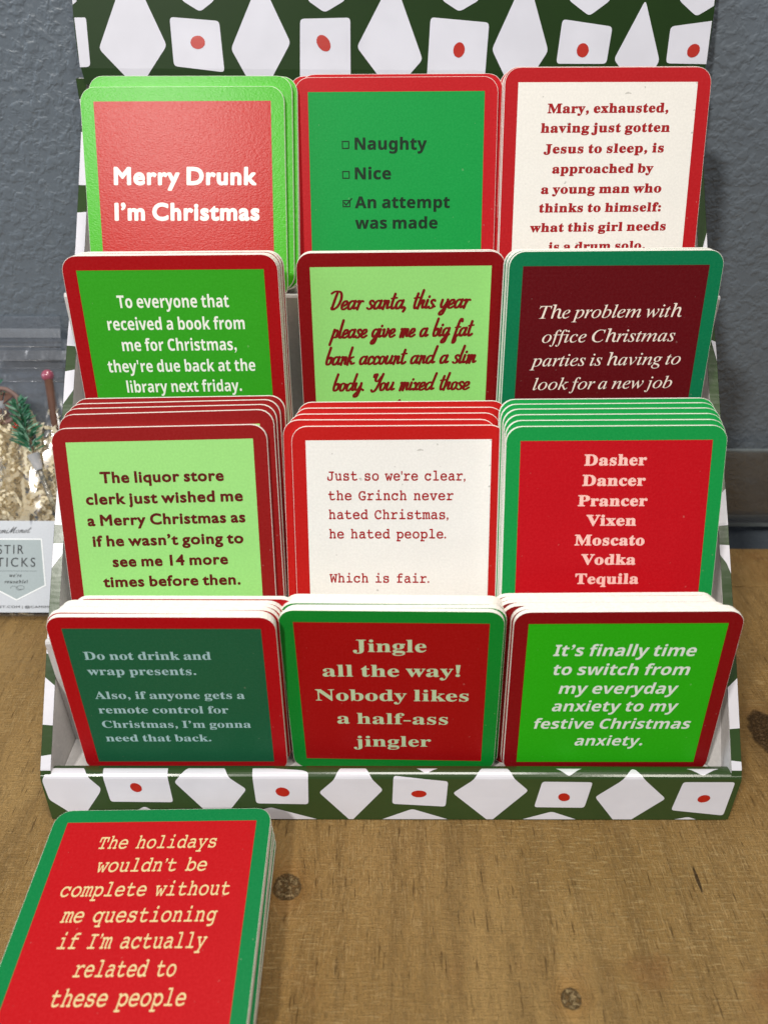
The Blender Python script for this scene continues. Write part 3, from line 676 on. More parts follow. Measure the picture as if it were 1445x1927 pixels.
  's': (288, [[151,-10,122,-6,87,6,73,9,60,4,51,-9,36,-9,36,105,53,105,66,68,87,39,112,21,140,15,162,18,179,27,189,40,192,58,183,84,156,105,107,130,76,148,54,169,41,193,37,220,44,259,65,291,98,312,141,319,166,316,199,308,206,306,213,305,223,308,230,319,244,319,244,222,228,222,215,254,196,277,174,291,149,296,130,294,116,286,108,274,105,259,107,244,115,232,146,212,191,189,221,172,241,151,253,127,257,95,250,51,228,18,194,-3]]),
  't': (228, [[124,-9,89,-4,66,10,53,36,48,71,48,279,20,279,20,300,88,369,129,424,144,424,144,310,208,310,208,279,144,279,144,82,149,51,157,43,168,40,189,49,206,75,222,66,198,24,165,-1]]),
  'u': (375, [[131,-10,91,-3,65,17,51,51,46,97,46,248,39,282,29,291,11,294,11,310,142,310,142,74,144,58,151,46,162,38,177,36,205,43,228,66,228,248,226,269,221,283,209,291,189,294,189,310,324,310,324,70,326,51,331,39,342,33,360,30,360,13,300,7,228,-10,228,40,209,19,186,3,160,-7]]),
  'v': (306, [[142,-10,38,248,22,281,12,290,-3,293,-3,310,164,310,164,294,156,294,136,290,129,276,130,268,185,122,236,253,241,272,237,284,224,292,203,294,203,310,305,310,305,295,289,289,278,279,260,243,160,-10]]),
  'w': (435, [[122,-10,17,265,6,284,-11,293,-11,310,138,310,138,293,120,289,114,276,116,266,120,253,167,127,211,235,201,266,190,288,168,295,168,310,323,310,323,293,302,288,296,276,296,269,298,262,336,141,382,256,387,275,380,289,356,295,356,310,445,310,445,295,433,292,425,284,412,258,304,-10,289,-10,223,197,140,-10]]),
  'x': (319, [[5,0,5,15,34,29,62,56,123,136,43,263,24,285,4,293,4,310,169,310,169,294,147,291,140,280,149,260,183,206,224,257,234,279,232,286,227,290,201,294,201,310,311,310,311,296,283,283,254,254,198,184,291,36,303,21,319,15,319,0,155,0,155,16,178,19,185,30,173,59,138,114,97,61,85,34,92,20,114,15,118,15,118,0]]),
  'y': (300, [[52,-140,29,-137,10,-125,-3,-107,-7,-84,-4,-67,5,-53,18,-43,36,-40,51,-42,64,-49,72,-61,75,-76,74,-81,74,-87,77,-96,86,-99,99,-92,114,-74,129,-44,140,-5,36,251,25,275,15,287,-3,293,-5,293,-5,310,162,310,162,293,136,289,130,284,128,275,130,267,133,257,185,119,230,241,236,260,238,274,236,284,229,289,203,293,203,310,300,310,300,293,287,290,277,281,259,242,162,-24,129,-96,113,-117,95,-131,76,-138]]),
  '’': (403, [[64,0,64,480,339,480,339,0],[98,34,306,34,306,445,98,445]]),
 },
 'SI': {
  '!': (181, [[71,135,54,480,126,480,109,135],[90,-9,74,-7,60,1,51,15,48,36,51,57,60,71,74,79,90,81,106,79,119,71,129,57,132,36,129,15,119,1,106,-7]]),
  'C': (471, [[218,-10,164,-4,117,13,78,41,49,78,31,125,26,179,31,227,46,276,70,322,102,365,139,402,181,433,227,456,274,470,321,475,363,470,412,457,430,453,443,458,453,470,467,470,439,332,425,332,426,343,426,353,419,395,400,427,370,446,328,453,287,447,246,430,208,404,174,370,146,328,124,281,109,229,105,175,109,129,121,91,140,60,167,37,199,23,236,19,294,28,348,56,399,103,412,91,369,46,323,15,274,-4]]),
  'T': (420, [[50,0,52,13,58,13,97,19,110,28,121,41,139,89,228,417,230,429,226,438,212,441,194,441,156,438,126,432,102,420,84,404,70,381,59,352,44,353,74,465,461,465,439,350,426,350,427,361,427,371,423,404,410,425,386,437,346,441,318,441,305,437,298,423,208,93,198,43,202,28,212,19,257,13,265,13,261,0]]),
  'a': (342, [[50,-8,26,-3,8,10,-3,33,-7,64,0,119,18,175,49,228,90,274,121,298,152,312,183,316,208,312,224,300,232,280,241,309,292,309,231,90,222,44,224,37,233,35,252,46,282,80,291,72,256,27,224,1,195,-8,180,-5,171,6,168,23,174,57,191,118,154,62,119,23,85,0],[82,33,98,37,116,48,152,87,185,141,210,201,219,257,215,280,204,294,185,299,154,291,124,266,96,226,74,175,58,122,53,73,56,51,66,37]]),
  'b': (340, [[82,-8,46,-5,18,6,1,20,-5,36,-2,50,88,404,92,424,93,437,91,446,86,452,61,455,50,455,54,467,94,472,123,479,156,487,162,485,163,480,103,251,137,287,174,309,214,316,251,310,280,289,299,258,306,218,301,177,287,137,266,99,238,64,204,35,166,12,125,-3],[95,9,132,17,168,40,199,75,224,119,241,167,246,211,242,241,230,264,211,279,186,283,155,276,126,254,102,217,83,167,54,66,50,38,55,22,70,13]]),
  'c': (298, [[99,-8,70,-5,46,6,26,23,6,60,-1,109,3,142,12,175,27,207,48,237,73,264,102,286,150,309,199,316,228,313,249,302,262,286,267,267,264,251,258,239,247,231,233,228,217,231,207,240,204,255,207,268,214,279,218,284,220,289,215,297,197,299,162,292,130,271,101,238,79,196,64,150,59,107,63,73,76,46,96,29,122,23,157,29,192,49,228,82,238,71,193,27,146,1]]),
  'd': (355, [[61,-8,32,-3,10,13,-4,39,-9,73,-5,107,5,143,22,181,44,217,70,250,99,279,122,296,146,307,192,316,225,311,242,293,273,416,275,426,275,436,274,445,268,451,243,455,233,455,236,467,306,479,338,487,345,480,344,473,343,468,240,81,236,60,234,44,238,34,250,30,273,43,306,81,317,72,263,11,240,-3,217,-8,198,-4,186,7,183,27,187,61,201,112,167,59,133,21,99,-1],[91,28,109,31,127,43,165,85,199,142,223,204,232,259,229,277,223,289,212,298,198,300,165,292,132,268,101,229,75,178,57,124,51,78,54,57,62,41,74,31]]),
  'e': (287, [[89,-7,50,0,21,21,2,54,-4,99,-1,131,9,165,25,199,46,231,72,259,101,283,148,308,195,316,222,313,242,303,254,287,258,266,252,239,236,213,208,189,147,161,61,142,57,118,56,98,60,66,72,44,92,30,119,26,151,32,185,50,221,81,231,71,198,36,165,12,128,-2],[64,158,124,173,168,199,188,221,200,245,204,271,198,291,180,298,159,294,137,280,115,258,95,230,78,196]]),
  'f': (199, [[-48,-153,-65,-150,-79,-142,-88,-130,-91,-116,-89,-100,-80,-90,-66,-87,-50,-92,-44,-108,-46,-119,-49,-127,-47,-132,-42,-134,-24,-128,-10,-108,2,-74,13,-25,71,283,7,283,12,304,75,304,83,340,104,403,135,449,160,470,187,483,216,487,240,483,259,473,271,458,275,439,272,422,261,412,243,408,229,411,221,420,218,435,219,441,221,447,224,455,219,465,206,469,182,459,163,431,148,383,132,304,210,304,207,283,128,283,101,150,67,7,50,-45,33,-85,9,-123,-18,-146]]),
  'g': (286, [[63,-153,16,-148,-21,-131,-44,-106,-52,-75,-42,-39,-13,-6,36,24,13,39,6,57,10,70,21,84,58,121,32,141,15,165,10,195,15,226,29,256,51,281,80,301,114,314,152,318,177,315,206,307,246,296,289,296,289,266,243,266,248,236,243,203,229,174,207,149,179,130,146,118,110,113,82,116,66,101,60,87,73,70,112,54,159,38,194,19,216,-6,223,-40,218,-71,203,-99,179,-122,147,-139,108,-150],[111,129,132,133,151,146,167,165,180,190,188,219,191,249,188,272,179,288,165,299,147,302,127,298,108,285,92,265,78,241,69,212,66,182,71,153,86,135],[75,-132,119,-128,151,-114,170,-92,176,-60,173,-45,163,-31,132,-10,94,5,52,18,18,-7,-3,-34,-9,-64,-4,-94,12,-115,38,-128]]),
  'h': (402, [[304,-7,279,-2,260,11,247,33,243,60,246,99,256,151,271,221,279,257,281,283,278,305,268,319,251,323,225,317,199,300,173,272,141,221,124,172,87,0,25,0,112,415,118,451,113,468,97,479,71,482,66,482,72,510,195,510,169,387,156,331,142,275,150,275,188,326,230,356,274,366,305,361,328,347,341,324,346,291,343,262,334,218,316,138,310,101,308,68,310,50,318,39,331,36,352,39,374,51,386,32,344,3]]),
  'i': (177, [[122,394,110,396,98,404,91,415,88,428,91,441,98,452,110,460,122,463,135,460,147,452,155,441,157,428,155,414,147,403,136,396],[33,-8,15,-4,4,8,0,29,3,53,11,86,55,241,58,254,60,264,57,275,50,282,17,287,20,299,65,305,96,310,124,316,129,314,131,308,130,303,128,296,63,79,58,52,61,37,72,32,96,45,130,84,140,74,102,28,67,1]]),
  'j': (174, [[124,394,112,396,100,404,93,415,90,428,93,441,100,452,112,460,124,463,137,460,149,452,157,441,159,428,157,414,149,403,138,396],[-50,-153,-69,-150,-84,-141,-93,-127,-97,-111,-94,-96,-86,-86,-73,-83,-55,-89,-50,-107,-50,-117,-51,-126,-49,-133,-42,-135,-27,-123,-11,-88,5,-26,25,67,61,248,62,256,62,263,61,275,55,282,19,287,21,300,61,305,89,310,118,316,125,314,126,306,73,57,49,-35,21,-101,0,-130,-24,-147]]),
  'k': (339, [[218,-7,201,-3,187,9,161,63,120,161,78,129,41,0,-13,0,103,414,106,435,104,446,98,452,71,455,62,455,66,468,109,474,140,481,158,486,169,487,174,485,175,480,172,465,84,157,195,240,221,263,230,280,222,290,197,294,203,306,337,306,334,293,332,293,292,284,246,255,164,193,214,73,229,47,238,38,248,36,272,47,301,79,311,69,286,35,261,11,238,-3]]),
  'l': (173, [[32,-7,18,-5,7,2,0,12,-2,26,2,54,13,99,98,412,101,433,99,446,92,453,58,459,60,471,104,476,134,482,163,487,170,485,171,481,168,465,62,84,56,50,59,38,68,34,90,46,122,82,133,72,105,37,77,12,52,-3]]),
  'm': (550, [[410,-7,391,-3,380,10,376,31,384,78,424,218,430,255,426,270,411,275,393,270,371,258,325,210,279,137,251,72,228,0,175,0,235,203,245,257,241,270,227,275,196,263,155,230,113,179,86,129,63,70,40,0,-13,0,50,212,58,243,61,263,59,275,51,281,17,287,19,300,94,310,113,315,123,316,128,314,130,308,129,303,128,296,91,177,155,254,212,300,263,316,286,311,299,298,304,277,299,241,285,184,329,242,371,283,411,307,449,316,471,311,484,298,489,275,486,253,479,222,436,65,434,57,433,50,436,39,445,35,457,38,469,48,483,64,499,87,508,76,476,30,443,2]]),
  'n': (364, [[222,-9,208,-6,198,1,191,12,189,28,196,65,216,140,242,254,238,269,225,275,211,272,195,263,159,232,123,189,93,142,67,82,42,0,-12,0,53,221,62,263,60,273,53,280,23,285,17,285,19,297,67,303,100,310,130,316,133,314,133,308,93,177,142,238,188,281,229,306,263,315,285,311,298,299,302,278,300,252,293,222,254,88,247,64,245,49,249,37,259,34,282,48,312,91,322,83,290,32,256,1]]),
  'o': (351, [[105,-8,61,-1,26,22,3,57,-4,102,0,140,14,178,35,215,61,247,93,276,128,298,165,312,201,316,248,309,283,286,306,251,314,206,310,172,299,138,282,105,260,73,233,46,203,23,155,0],[113,11,140,17,166,32,190,55,211,85,229,119,243,155,252,192,255,226,248,267,229,291,197,299,165,291,132,268,103,231,78,183,61,132,56,83,60,52,71,30,89,16]]),
  'p': (340, [[-96,-149,-93,-137,-66,-133,-49,-126,-38,-111,-29,-87,54,235,58,249,60,262,58,274,52,281,16,285,19,298,62,303,93,309,124,316,130,310,128,299,112,250,149,287,187,309,226,316,260,310,286,292,302,263,308,226,303,185,290,144,270,105,243,69,212,38,177,13,140,-2,101,-7,72,-4,50,5,30,-81,23,-113,26,-124,36,-132,77,-138,73,-149],[101,9,128,14,155,30,180,53,202,82,221,116,235,153,245,191,248,228,245,253,235,271,220,282,199,286,166,278,136,253,110,213,91,162,66,64,64,51,62,40,67,23,79,13]]),
  'r': (224, [[-13,0,46,209,56,259,53,272,47,279,13,284,15,297,59,304,90,310,118,316,124,314,124,308,89,179,137,255,177,301,208,316,220,314,229,307,235,297,237,283,234,266,226,253,214,243,200,240,180,248,173,257,170,268,118,199,75,110,41,0]]),
  's': (248, [[78,-8,53,-6,32,-1,6,6,-4,4,-9,-4,-22,-4,-7,106,4,105,10,65,24,35,45,16,71,10,93,14,110,26,122,45,126,69,120,93,104,120,83,147,63,175,46,206,40,238,46,269,63,294,90,311,123,316,166,310,193,302,205,305,209,314,220,314,207,214,195,214,184,261,163,289,130,299,115,296,102,287,94,275,91,261,97,237,116,208,136,181,155,154,173,122,179,89,176,63,166,40,151,20,130,5,106,-5]]),
  't': (187, [[33,-8,15,-4,4,7,1,26,2,44,7,62,66,283,19,283,22,297,63,313,100,344,136,392,151,392,126,304,183,304,177,283,120,283,66,78,60,45,63,34,72,31,93,43,124,79,134,68,99,26,66,0]]),
  'u': (364, [[46,-8,28,-5,15,4,7,18,4,38,8,69,19,116,50,228,54,247,56,265,53,276,47,283,13,287,15,300,59,306,90,311,119,316,128,312,127,304,125,296,71,107,62,74,59,54,64,38,79,32,100,38,124,54,150,81,177,115,203,156,227,203,247,255,261,309,314,309,255,92,246,47,250,36,260,32,284,45,315,84,324,75,291,29,257,1,222,-8,204,-4,192,7,189,27,199,81,220,153,171,82,127,32,86,2]]),
  'v': (297, [[61,-8,50,171,45,231,36,265,21,281,-1,286,-6,286,-3,299,28,305,52,310,69,315,79,316,93,284,102,188,109,58,164,117,205,170,232,213,240,239,231,254,216,270,209,288,211,300,218,309,228,315,240,317,253,314,264,306,270,292,273,275,260,226,222,163,159,85,75,-8]]),
  'w': (446, [[48,-8,44,175,41,234,33,268,20,284,0,289,-3,289,-2,300,30,306,54,312,70,316,80,317,92,281,97,171,98,91,238,317,250,317,275,71,323,128,373,195,385,221,389,240,376,259,366,272,363,287,365,299,371,308,380,314,392,316,404,313,414,305,420,291,422,273,413,232,386,180,340,117,240,-8,230,-8,205,221,60,-8]]),
  'x': (279, [[154,-8,138,-5,126,3,117,23,107,58,94,121,46,54,8,9,-11,-2,-32,-6,-44,-4,-54,2,-60,11,-62,23,-54,43,-35,51,-18,46,-1,41,13,47,30,64,89,148,69,245,55,276,44,283,28,285,12,285,-3,283,-1,296,63,309,83,315,96,316,106,311,112,297,131,206,177,271,203,302,219,312,238,315,256,312,266,303,270,288,263,269,244,261,226,266,218,269,212,270,197,263,136,181,156,87,162,65,167,48,175,38,185,35,208,48,238,86,248,75,213,29,182,1]]),
  'y': (270, [[-44,-153,-58,-151,-68,-145,-75,-136,-77,-125,-69,-106,-48,-98,-30,-103,-9,-109,9,-99,34,-69,79,-7,44,175,36,216,29,244,21,263,11,276,-4,284,-24,287,-22,299,8,303,32,310,62,316,73,302,85,258,100,179,123,57,173,138,200,186,213,213,217,233,213,249,201,260,190,268,184,288,186,299,192,308,214,316,228,313,239,304,247,291,249,273,239,223,208,158,175,102,133,35,86,-34,39,-94,-6,-137,-26,-149]]),
  '’': (403, [[64,0,64,480,339,480,339,0],[98,34,306,34,306,445,98,445]]),
 },
 'MONO': {
  "'": (151, [[57,306,44,480,107,480,94,306]]),
  ',': (180, [[28,-87,47,-3,61,78,124,78,129,71,104,-8,71,-87]]),
  '.': (180, [[89,-9,74,-7,60,1,51,15,48,36,51,57,60,71,74,79,89,81,106,79,119,71,129,57,132,36,129,15,119,1,106,-7]]),
  'C': (404, [[213,-10,163,-4,118,16,80,47,51,88,32,137,26,194,32,250,51,300,80,341,119,373,164,393,214,400,257,394,306,378,315,390,330,394,346,391,353,381,354,349,355,280,351,260,344,255,332,254,313,259,307,270,302,291,292,317,273,337,247,351,214,355,178,350,146,336,121,312,101,280,90,241,86,194,90,151,102,114,122,83,148,60,180,46,216,41,251,45,286,59,320,81,339,89,357,83,363,66,360,55,350,43,315,18,266,-2]]),
  'G': (404, [[219,-10,164,-4,116,15,77,46,47,86,29,136,23,194,29,250,47,300,76,341,114,373,159,393,211,400,256,395,302,379,312,392,326,396,340,393,348,385,352,344,352,300,347,277,339,272,327,271,321,271,315,272,300,298,288,319,268,338,242,351,211,355,175,351,144,337,118,314,98,282,87,242,83,194,87,150,100,111,122,79,150,55,185,41,224,36,264,41,306,56,306,134,224,134,210,140,206,156,210,173,226,177,368,177,381,172,385,156,379,139,360,134,356,134,356,35,351,19,338,13,310,2,269,-7]]),
  'I': (404, [[87,0,69,6,63,24,65,36,72,43,103,46,176,46,176,342,103,342,72,346,65,353,63,365,66,379,73,385,103,389,317,389,335,383,341,365,339,353,333,346,302,342,228,342,228,46,302,46,332,43,339,36,341,24,339,11,333,4,302,0]]),
  'J': (404, [[169,-10,109,-2,64,14,41,30,36,53,36,130,40,157,46,163,58,165,76,158,82,126,88,84,104,55,131,37,166,32,206,38,232,58,247,91,252,140,252,342,163,342,132,346,126,353,124,365,126,379,133,385,163,389,361,389,379,383,385,365,383,353,376,346,346,342,304,342,304,132,300,87,290,52,273,25,248,5,213,-6]]),
  'T': (404, [[110,0,93,6,87,24,94,42,116,46,176,46,176,342,82,342,79,257,75,226,67,220,54,218,40,221,33,230,31,244,35,366,41,383,60,389,345,389,363,383,369,366,373,242,368,224,351,218,337,220,330,226,325,257,322,342,228,342,228,46,291,46,310,41,317,24,311,6,294,0]]),
  'W': (404, [[95,0,84,4,81,17,31,345,27,345,8,350,1,367,7,383,19,389,126,389,149,384,155,378,157,367,150,350,128,345,82,345,118,84,174,280,181,293,194,296,209,296,223,293,230,281,293,84,326,345,274,345,252,350,245,367,247,378,253,384,277,389,383,389,396,383,401,367,395,350,375,345,371,345,326,17,322,3,313,0,289,0,278,4,271,14,200,240,137,14,132,3,120,0]]),
  'a': (404, [[154,-8,109,-1,75,19,52,50,45,90,49,122,63,149,85,170,132,192,197,199,235,196,275,189,275,191,270,223,256,246,233,260,201,265,174,261,143,251,117,241,102,237,87,244,80,263,89,281,116,297,155,307,202,311,241,308,272,298,295,283,312,260,322,231,325,195,325,46,342,46,372,42,379,36,381,24,374,6,355,0,303,0,288,5,280,21,277,42,238,14,197,-3],[162,42,189,45,216,52,239,64,258,78,271,94,275,109,275,145,240,154,206,156,159,152,125,139,104,119,97,93,102,74,115,57,136,46]]),
  'b': (404, [[224,-6,183,-1,148,16,122,43,122,17,119,4,109,0,49,0,29,6,23,24,25,35,32,42,61,46,68,46,68,382,44,383,32,388,26,395,23,406,29,423,49,429,99,429,113,426,118,416,118,256,146,282,182,298,226,303,268,298,305,282,336,258,359,226,374,189,379,148,374,107,359,70,334,39,303,14,266,-1],[220,46,261,53,294,75,316,108,323,150,320,179,310,204,294,225,273,241,248,252,220,255,191,252,166,241,145,225,129,204,119,179,116,150,119,122,129,97,144,76,165,59,190,49]]),
  'c': (404, [[198,-8,153,-3,113,13,79,38,54,71,38,109,32,151,38,195,54,233,79,266,113,290,153,306,197,311,246,304,301,283,301,285,307,300,326,306,339,303,346,296,350,265,350,204,344,186,325,180,310,185,299,199,275,232,261,244,243,253,204,260,172,256,144,246,121,229,104,207,93,181,89,152,93,120,103,94,120,71,156,49,201,41,237,46,271,61,304,85,315,92,328,95,345,88,351,72,348,59,338,46,303,19,254,0]]),
  'd': (404, [[175,-8,136,-3,101,12,71,36,49,67,34,105,30,148,35,190,50,228,75,259,107,283,144,299,185,304,228,298,263,283,292,257,292,382,275,382,240,386,232,393,230,406,236,423,256,429,323,429,337,426,342,416,342,46,357,46,373,44,383,36,387,24,381,6,363,0,301,0,291,4,288,17,288,44,258,15,220,-2],[189,44,217,48,242,58,263,74,279,96,289,121,293,150,290,179,280,204,265,225,244,241,219,252,189,255,147,248,114,225,93,191,86,147,93,106,115,73,148,52]]),
  'e': (404, [[199,-8,152,-3,112,12,79,36,54,67,39,107,34,152,40,197,56,235,82,267,116,291,158,306,206,311,250,306,288,292,321,269,345,240,361,206,366,167,363,149,354,140,320,136,91,136,101,94,124,63,158,45,203,38,252,46,302,66,342,79,358,73,365,58,361,46,349,34,309,13,255,-2],[93,179,306,179,296,215,274,242,243,260,206,266,166,260,132,243,107,216]]),
  'f': (404, [[90,0,69,6,62,24,69,41,89,47,144,47,144,247,90,247,70,253,63,271,70,289,89,295,142,295,141,306,140,318,145,354,156,383,175,404,219,423,284,430,324,426,348,415,356,396,348,379,329,373,300,377,262,381,230,377,209,365,197,345,193,314,193,305,193,295,308,295,329,289,336,271,329,253,310,247,195,247,195,47,303,47,324,41,330,24,324,6,304,0]]),
  'g': (404, [[185,-131,145,-128,121,-118,113,-101,122,-83,142,-75,156,-76,170,-78,197,-80,238,-74,265,-57,281,-27,286,19,286,58,258,33,225,18,186,13,147,18,113,32,84,55,62,84,49,120,44,159,49,198,63,233,86,262,115,284,150,299,189,304,237,294,285,266,285,289,290,300,304,303,354,303,374,297,380,280,378,269,371,262,341,257,335,257,335,10,329,-52,321,-73,310,-89,274,-113,235,-127],[193,64,232,70,263,90,283,121,290,159,283,197,263,228,232,248,193,255,155,248,124,228,102,198,95,159,102,121,123,91,154,71]]),
  'h': (404, [[60,0,40,6,34,24,36,35,43,42,72,46,79,46,79,382,42,388,36,395,34,406,40,423,60,429,109,429,124,426,128,416,128,267,160,291,192,306,224,311,267,303,302,281,318,258,328,229,332,194,332,46,346,46,363,44,373,36,377,24,370,6,351,0,263,0,243,5,237,24,239,35,244,42,269,46,282,46,282,182,277,217,264,241,242,256,213,261,191,258,171,251,154,238,140,223,131,204,128,182,128,46,142,46,166,42,172,35,173,24,168,5,147,0]]),
  'i': (404, [[206,365,178,371,173,381,171,398,174,433,184,448,206,451,224,449,233,443,239,407,234,373,224,367],[81,0,62,6,55,24,62,41,83,46,183,46,183,257,119,257,98,262,91,280,98,297,118,303,214,303,228,300,232,289,232,46,338,46,356,41,363,24,357,5,336,0]]),
  'l': (404, [[88,0,68,6,62,24,69,41,89,46,180,46,180,382,124,382,99,383,85,388,79,395,77,406,83,423,103,429,211,429,225,426,230,416,230,46,332,46,350,41,357,24,351,5,330,0]]),
  'm': (404, [[26,0,7,6,1,24,3,35,9,42,39,46,46,46,46,257,31,257,14,259,4,267,1,280,7,297,26,303,77,303,91,299,95,283,124,304,158,311,185,306,205,293,218,271,239,293,263,306,291,311,319,308,340,298,355,281,368,245,372,194,372,46,378,46,405,42,411,35,412,24,406,6,389,0,349,0,334,4,325,15,322,33,322,182,320,223,314,246,303,257,286,261,265,256,248,241,237,217,233,182,233,46,239,46,266,42,271,35,273,24,268,6,251,0,209,0,196,2,190,7,186,36,186,208,183,230,174,247,160,257,143,261,124,257,108,246,95,227,95,46,109,46,133,42,139,35,140,24,135,5,113,0]]),
  'n': (404, [[62,0,42,6,35,24,37,35,44,42,73,46,80,46,80,257,65,257,48,259,38,267,35,280,37,292,44,299,81,303,111,303,125,300,130,289,130,267,161,292,193,306,226,311,268,303,303,281,319,258,329,229,332,194,332,46,347,46,364,44,375,36,378,24,376,12,369,5,343,0,271,0,245,4,240,11,238,24,240,35,245,42,271,46,281,46,281,182,277,216,265,241,244,256,214,261,193,258,173,250,155,238,141,222,132,204,129,183,129,46,143,46,168,42,173,35,175,24,173,10,168,4,140,0]]),
  'o': (404, [[202,-8,155,-3,113,12,78,36,52,68,36,107,30,151,36,195,52,234,78,266,112,290,154,306,202,311,250,306,291,290,326,266,352,234,368,195,373,151,368,107,352,68,326,36,291,12,250,-3],[202,38,234,41,262,52,285,69,303,92,313,120,317,151,313,182,303,210,285,233,262,251,234,262,202,266,171,262,143,251,120,233,102,210,91,182,87,151,91,120,102,93,120,70,143,52,171,41]]),
  'p': (404, [[48,-131,29,-125,22,-107,24,-96,31,-89,62,-84,68,-84,68,257,53,257,36,259,26,267,22,280,29,297,48,303,99,303,113,300,118,289,118,258,149,283,185,298,225,304,267,298,305,283,336,259,359,227,374,189,379,147,375,106,360,70,337,40,307,18,271,4,230,-1,185,5,147,21,117,47,117,-84,196,-84,215,-90,221,-107,215,-126,193,-131],[219,48,261,55,294,77,316,110,323,150,320,178,310,203,294,224,274,240,248,250,219,253,190,250,165,239,144,223,129,202,119,178,116,150,119,123,129,98,144,78,165,61,190,51]]),
  'q': (404, [[212,-131,191,-126,185,-107,191,-90,210,-84,289,-84,289,47,259,21,221,5,175,-1,135,4,99,18,69,40,46,70,31,106,26,147,31,190,46,227,70,259,102,283,139,298,181,304,221,298,257,283,289,258,289,289,293,300,308,303,357,303,377,297,383,280,381,269,375,262,345,257,338,257,338,-84,353,-84,370,-87,380,-94,383,-107,377,-125,357,-131],[187,48,216,51,241,61,261,78,277,99,287,123,290,150,287,178,277,203,261,224,241,240,216,250,187,253,158,250,133,240,113,224,97,204,87,179,83,150,90,110,112,77,145,55]]),
  'r': (404, [[62,0,42,6,36,24,42,41,63,46,121,46,121,257,82,257,65,259,54,267,51,280,58,297,77,303,152,303,165,300,170,289,170,234,212,277,258,302,308,311,335,308,356,299,368,285,373,269,370,257,364,247,354,240,344,238,319,248,303,255,287,258,251,249,212,224,170,182,170,46,279,46,297,41,304,24,298,5,277,0]]),
  's': (404, [[83,-8,69,-5,61,6,58,24,58,82,64,102,82,109,96,104,105,88,118,68,141,51,174,39,212,35,245,39,269,49,284,66,289,86,285,107,271,120,248,127,216,129,197,129,138,135,95,152,75,170,64,192,60,220,63,246,74,268,92,286,132,305,186,312,223,309,259,300,264,298,269,297,276,299,290,307,303,310,315,306,323,295,325,277,325,238,323,220,315,209,303,206,291,211,275,227,248,251,216,265,179,270,150,266,128,256,115,240,110,222,115,204,129,192,155,185,196,183,241,180,278,174,307,162,328,144,340,121,344,90,340,63,329,40,311,20,270,-1,216,-7,169,-4,116,7]]),
  't': (404, [[227,-6,182,-1,147,16,123,43,114,72,111,119,111,238,56,238,36,244,30,261,32,274,40,281,75,285,111,285,111,369,114,385,122,394,136,397,151,394,158,387,163,351,163,285,291,285,309,282,319,274,322,261,315,244,295,238,162,238,162,129,168,75,176,59,188,49,224,42,257,46,294,59,347,77,363,70,369,53,366,42,354,31,316,12,269,-1]]),
  'u': (404, [[177,-7,130,1,96,22,76,58,69,109,69,257,54,257,38,259,28,267,24,280,31,297,50,303,100,303,116,299,119,281,119,121,123,86,137,61,160,47,193,42,215,44,236,52,254,64,268,80,276,99,279,121,279,257,234,257,216,262,210,280,217,297,236,303,306,303,319,301,326,296,329,271,329,46,344,46,361,44,371,36,374,24,368,6,348,0,298,0,284,3,279,13,279,36,230,4,205,-4]]),
  'v': (404, [[197,-11,174,-5,159,17,52,257,23,261,16,268,14,280,21,297,40,303,132,303,156,299,161,292,163,280,161,268,154,261,125,257,113,257,198,44,293,257,274,257,240,261,233,268,230,280,232,292,237,299,261,303,363,303,382,297,389,280,387,268,380,261,351,257,345,257,237,17,222,-5]]),
  'w': (404, [[130,-11,118,-10,109,-5,98,17,23,257,1,262,-4,269,-6,280,0,297,19,303,107,303,130,299,135,292,136,280,134,268,128,261,96,257,75,257,131,60,173,203,184,219,201,225,222,218,233,196,274,60,329,257,306,257,277,261,270,268,268,280,274,298,297,303,385,303,400,297,405,280,399,262,377,257,303,11,293,-6,275,-11,254,-5,243,17,199,167,158,11,148,-6]]),
  'y': (404, [[55,-131,34,-126,28,-107,34,-90,52,-84,124,-84,177,21,57,257,28,262,22,269,19,280,26,297,46,303,137,303,161,299,166,292,168,280,166,269,159,262,130,257,118,257,206,76,297,257,284,257,254,262,247,269,244,280,246,292,252,299,275,303,357,303,376,297,383,280,381,269,375,262,350,257,177,-84,191,-84,223,-88,230,-95,232,-107,226,-125,206,-131]]),
  '’': (403, [[64,0,64,480,339,480,339,0],[98,34,306,34,306,445,98,445]]),
 },
}

